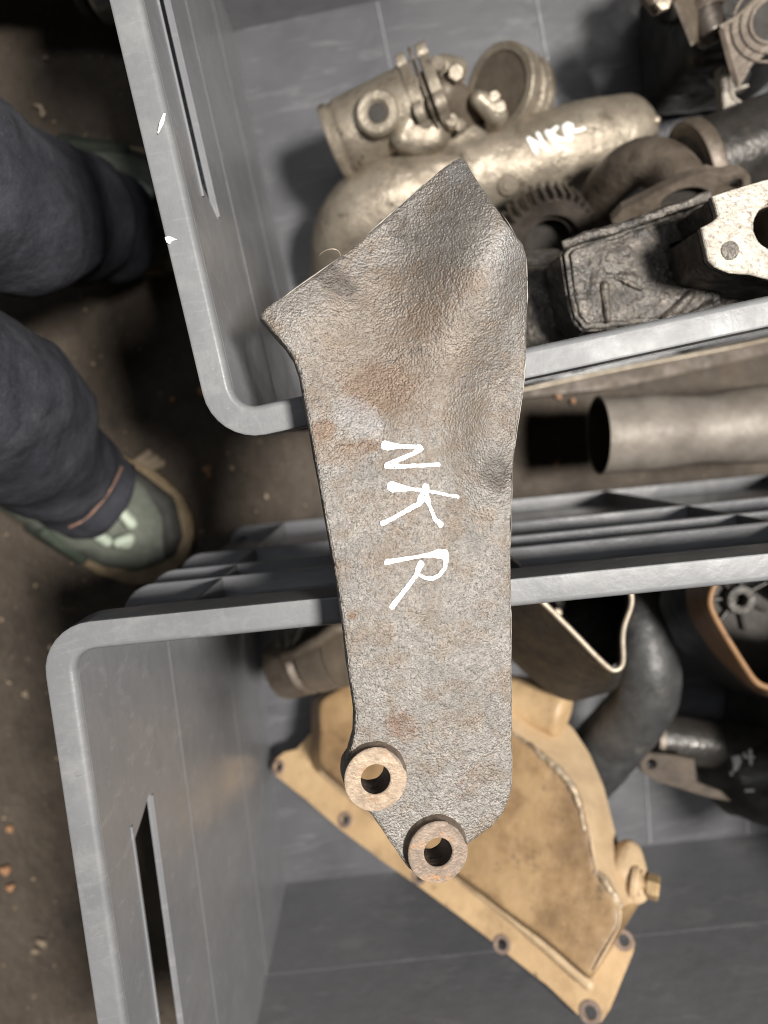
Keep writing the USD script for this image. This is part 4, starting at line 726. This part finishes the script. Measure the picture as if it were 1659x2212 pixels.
# ------------------------------------------------------------------ the person standing at the left: navy trousers, green trainers
pe = thing('person', 'person in navy trousers and green trainers standing at the left of the bins', 'person', at(150, 900, 0))
def leg(P, seed):
    sp_ = spline(P, 60); t, A, B = frames(sp_[:, :3]); th = np.arange(72) * 2 * np.pi / 72; rings = []
    rings = sp_[:, None, :3] + sp_[:, None, 3, None] * (np.cos(th)[None, :, None] * A[:, None] + .92 * np.sin(th)[None, :, None] * B[:, None])
    inn = [sp_[0, :3] + (rings[0] - sp_[0, :3]) * f + t[0] * d for f, d in ((.55, .03), (.93, .012), (.955, 0))]
    m = loft(np.concatenate([np.array(inn), rings], 0)); v = m.vertices; nrm = m.vertex_normals
    s = np.repeat(np.arange(63), 72); s = np.r_[s, [0, 62]] / 62
    fold = (meshkit.fbm(v * np.array([26, 26, 14]) + seed, 3, seed) - .5) * .014 + np.sin(s * 44 + 5 * meshkit.fbm(v * 14, 2, seed + 3) + np.r_[np.tile(th, 63), 0, 0] * .7) * .0022 * np.exp(-((s - .12) / .22) ** 2)
    m.vertices = v + nrm * fold[:, None]; return m, sp_
W3 = lambda x, y, z_, r_: np.r_[EX * x + EY * y + np.array([0, 0, z_]), r_]
leg2, l2 = leg(np.array([np.r_[at(208, 1072, .075), .041], np.r_[at(140, 1030, .11), .0445], np.r_[at(20, 918, .205), .054], W3(-.262, .045, .34, .060), W3(-.285, .07, .50, .066)]), 3)
leg1, l1 = leg(np.array([np.r_[at(262, 490, .065), .042], np.r_[at(180, 475, .11), .046], np.r_[at(10, 440, .215), .055], W3(-.268, .150, .34, .060), W3(-.29, .155, .50, .066)]), 5)
hip = EX * -.36 + EY * .11 + np.array([0, 0, .86])
legs_up = [sweep(spline(np.array([l[-1, :3] - (l[-1, :3] - l[-4, :3]) * .3, l[-1, :3] + np.array([0, 0, .08]) - EX * .01, hip + (l[-1, :3] - hip) * .45 - EX * .02, hip + (l[-1, :3] - hip) * np.array([.3, .6, .02])]), 24), np.linspace(.064, .085, 24), 40) for l in (l1, l2)]
tr = obj('trousers', cat_(leg1, leg2, *legs_up, hull([(hip + EY * .07, .09), (hip - EY * .07, .09), (hip + EY * .06 + np.array([0, 0, .12]), .08), (hip - EY * .06 + np.array([0, 0, .12]), .08)])), 'navy_cloth', pe, smooth=60)
def surf_line(m, pts, w):
    P = [hit(m, *p) for p in pts]; P = [q for q in P if q is not None]
    return sweep(np.array([q[0] + q[1] * w * .3 for q in P]), w, 8)
for L_ in ([(268, 985), (262, 1010), (250, 1035), (236, 1060), (218, 1085), (196, 1110), (172, 1128), (150, 1138)],):
    try: obj('seam_thread', surf_line(leg2, L_, .0011), 'orange_thread', tr, smooth=True)
    except Exception as e: print('seam', e)
def shoe(toe, heel, loops):
    """local: x from heel to toe, y across, z up."""
    L_ = .275; h0 = np.array([*heel, 0.]); t0 = np.array([*toe, 0.]); d = (t0 - h0) / np.linalg.norm(t0 - h0); h0 = t0 - d * .281; e = np.array([-d[1], d[0], 0])
    def W(v): v = np.asarray(v); return h0 + v[..., :1] * d + v[..., 1:2] * e + v[..., 2:3] * np.array([0, 0, 1.])
    xs = np.array([0, .012, .04, .09, .14, .18, .215, .245, .263, .272, .275]); hw = np.array([.012, .026, .034, .034, .038, .046, .049, .043, .031, .016, .004]); hw2 = np.interp(np.linspace(0, .275, 60), xs, hw)
    X = np.linspace(0, .275, 60)
    plan = Polygon(np.vstack([np.c_[X, hw2], np.c_[X[::-1], -hw2[::-1]]])).buffer(.004).buffer(-.001)
    s = obj('shoe', None or tm(_upper(W)), 'green_suede', pe, smooth=50)
    so = extr(plan.buffer(.0035), .020, .004); v, f = arr(so); v[:, 2] += .004 * np.clip((v[:, 0] - .2) / .075, 0, 1) ** 2; obj('sole', trimesh.Trimesh(W(v), f, process=False), 'gum_sole', s, smooth=40)
    ou = extr(plan.buffer(.0045), .006, .001); v, f = arr(ou); v[:, 2] += .0005; 
    cap = hull([((.258, .012, .020), .013), ((.240, .034, .022), .011), ((.205, .040, .022), .010), ((.262, 0, .018), .011)]); v, f = arr(cap); obj('toe_cap', trimesh.Trimesh(W(v), f, process=False), 'sole_rubber', s, smooth=40)
    ton = hull([((.105, 0, .086), .012), ((.105, .015, .083), .010), ((.105, -.015, .083), .010), ((.185, .010, .058), .008), ((.185, -.010, .058), .008)]); v, f = arr(ton); obj('tongue', trimesh.Trimesh(W(v), f, process=False), 'green_dark', s, smooth=50)
    for (xa, ya), (xb, yb) in loops:
        q = hull([(at(xa, ya, .060), .0052), (at(xb, yb, .057), .0052), (at((xa + xb) / 2 + 7, (ya + yb) / 2 + 5, .055), .0054)], 10); obj('lace_loop', q, 'mint_strap', s, smooth=50)
    side = []
    for sg in (-1, 1):
        q = hull([((.15, sg * .041, .034), .006), ((.20, sg * .045, .03), .006), ((.17, sg * .032, .055), .006)]); v, f = arr(q); obj('side_panel', trimesh.Trimesh(W(v), f, process=False), 'green_dark', s, smooth=50)
def _upper(W):
    xs = [0, .02, .06, .10, .14, .18, .22, .25, .268]; w = [.026, .035, .036, .037, .041, .046, .045, .034, .014]; hh = [.085, .098, .095, .088, .075, .060, .046, .036, .024]
    X = np.linspace(0, .268, 40); rings = []
    for x in X:
        ww, h_ = np.interp(x, xs, w), np.interp(x, xs, hh); th = np.linspace(0, math.pi, 25)
        top = np.c_[np.full(25, x), ww * np.sign(np.cos(th)) * np.abs(np.cos(th)) ** .8, .012 + (h_ - .012) * np.sin(th) ** .75]
        bot = np.c_[np.full(9, x), np.linspace(-ww, ww, 11)[1:-1], np.full(9, .012)]
        rings.append(np.vstack([top, bot]))
    m = loft(np.array(rings)); return trimesh.Trimesh(W(m.vertices), m.faces, process=False)
t2 = at(402, 1205, .02)[:2]; t1 = at(452, 490, .02)[:2]; ex2, ey2 = EX[:2], EY[:2]
shoe(t2, t2 + (-.86 * ex2 + .50 * ey2) * .3, [((264, 1108), (284, 1132)), ((210, 1156), (232, 1170)), ((256, 1172), (280, 1164))])
shoe(t1, t1 + (-.97 * ex2 + .20 * ey2) * .3, [((300, 404), (322, 418)), ((296, 450), (318, 458))])

# ------------------------------------------------------------------ bits on the floor
def flake(px, py, r, m, g, lab, seed):
    rr = np.random.default_rng(seed); n = 7; a = np.sort(rng.random(n) * 2 * np.pi); L_ = rr.uniform(.7, 1.3, n); el = rr.uniform(.45, 1)
    p = at(px, py, .003); k = r * pxm(0)
    pts = Polygon(np.c_[np.cos(a) * L_ * k, np.sin(a) * L_ * k * el]).buffer(k * .15)
    if pts.is_empty: return
    o = obj(g, extr(max(getattr(pts, 'geoms', [pts]), key=lambda q: q.area), max(.0015, k * .5), k * .12).rotate((float(rr.uniform(-12, 12)), float(rr.uniform(-12, 12)), float(rr.uniform(0, 360)))).translate(tuple(map(float, p))), m, smooth=False, label=lab, cat='debris', group='rusty flakes' if 'rust' in m else 'pale crumbs')
RUST = [(440, 842, 10, 'long rusty orange flake on the dark floor left of the upper bin corner'), (372, 860, 6, 'tiny rusty fleck in the shade between the two trouser legs and the upper bin'), (447, 1012, 9, 'bright rusty flake on the floor below the upper bin corner, right of the trainer'), (452, 1026, 6, 'dull rusty fleck just under the bright flake right of the trainer'), (1200, 1000, 8, 'rusty flake on the floor by the bracket, left of the grey pipe shadow'), (1210, 852, 9, 'bright rusty chip under the upper rim, above the grey pipe end'), (1238, 866, 7, 'small rusty chip right beside the bright chip above the grey pipe'), (660, 1175, 9, 'rusty flake left of the bracket edge between the two bins'), (1310, 982, 7, 'rusty crumb in the mouth shade of the grey pipe'), (12, 1880, 12, 'large rusty flake at the left picture edge beside the lower bin'), (26, 1915, 10, 'rusty flake under the large flake at the left picture edge'), (22, 1790, 8, 'small rusty flake above the large flake at the left picture edge')]
PALE = [(92, 2035, 12, 'largest pale crumb on the floor near the bottom left corner'), (80, 2052, 8, 'pale crumb touching the largest crumb near the bottom left corner'), (57, 1500, 8, 'pale crumb on the floor left of the lower bin corner'), (20, 1470, 7, 'pale crumb at the left edge below the trainer'), (100, 125, 6, 'single pale crumb in the lit floor strip at the top left'), (85, 232, 8, 'pale crumb above the upper trouser leg'), (92, 244, 6, 'smaller pale crumb touching the one above the upper trouser leg'), (185, 298, 7, 'pale crumb on the dim floor between upper trouser leg and upper bin'), (112, 1398, 6, 'pale crumb just above the lower bin corner'), (500, 1010, 6, 'pale crumb under the rounded corner of the upper bin'), (575, 1072, 6, 'pale crumb above the ribbed side of the lower bin, left of the bracket'), (1440, 790, 7, 'pale crumb on the brown strip above the grey pipe'), (1520, 785, 6, 'pale crumb farther right on the brown strip above the grey pipe'), (1270, 840, 6, 'pale crumb at the near end of the brown strip by the bracket')]
for q, (px, py, r, lab) in enumerate(RUST): flake(px, py, r, 'flake_rust', 'rust_flake', lab, 100 + q)
for q, (px, py, r, lab) in enumerate(PALE): flake(px, py, r, 'flake_pale', 'pale_crumb', lab, 200 + q)
gl = thing('knitted_glove_end', 'pinkish ribbed fingertip of a worn glove on the floor beside the trainer', 'glove', at(300, 985, 0))
for k, (x0, y0, x1, y1) in enumerate(((300, 995, 322, 978), (308, 1003, 338, 990), (318, 1010, 350, 1000))): obj('glove_finger', sweep(ats([(x0 - 16, y0 + 8, .006), (x0, y0, .008), (x1, y1, .006)], 0), .0042, 12, round_ends=(.6, .8)), 'flake_pale', gl, smooth=True)
grit = []
for k in range(3000):
    x, y = rng.uniform(-.75, .75), rng.uniform(-.75, .75); r = .0005 + .0016 * rng.random() ** 3
    b_ = trimesh.creation.icosahedron(); b_.apply_scale((r * rng.uniform(.7, 1.4), r * rng.uniform(.7, 1.4), r * .6)); b_.apply_translation((x, y, (meshkit.fbm(np.array([[x, y, 0]]) * 9, 4, 3)[0] - .6) * .006 + r * .3)); grit.append(b_)
obj('grit', trimesh.util.concatenate(grit), 'knit_grit', smooth=False, label='fine brown grit scattered all over the dark floor', cat='grit', kind='stuff')
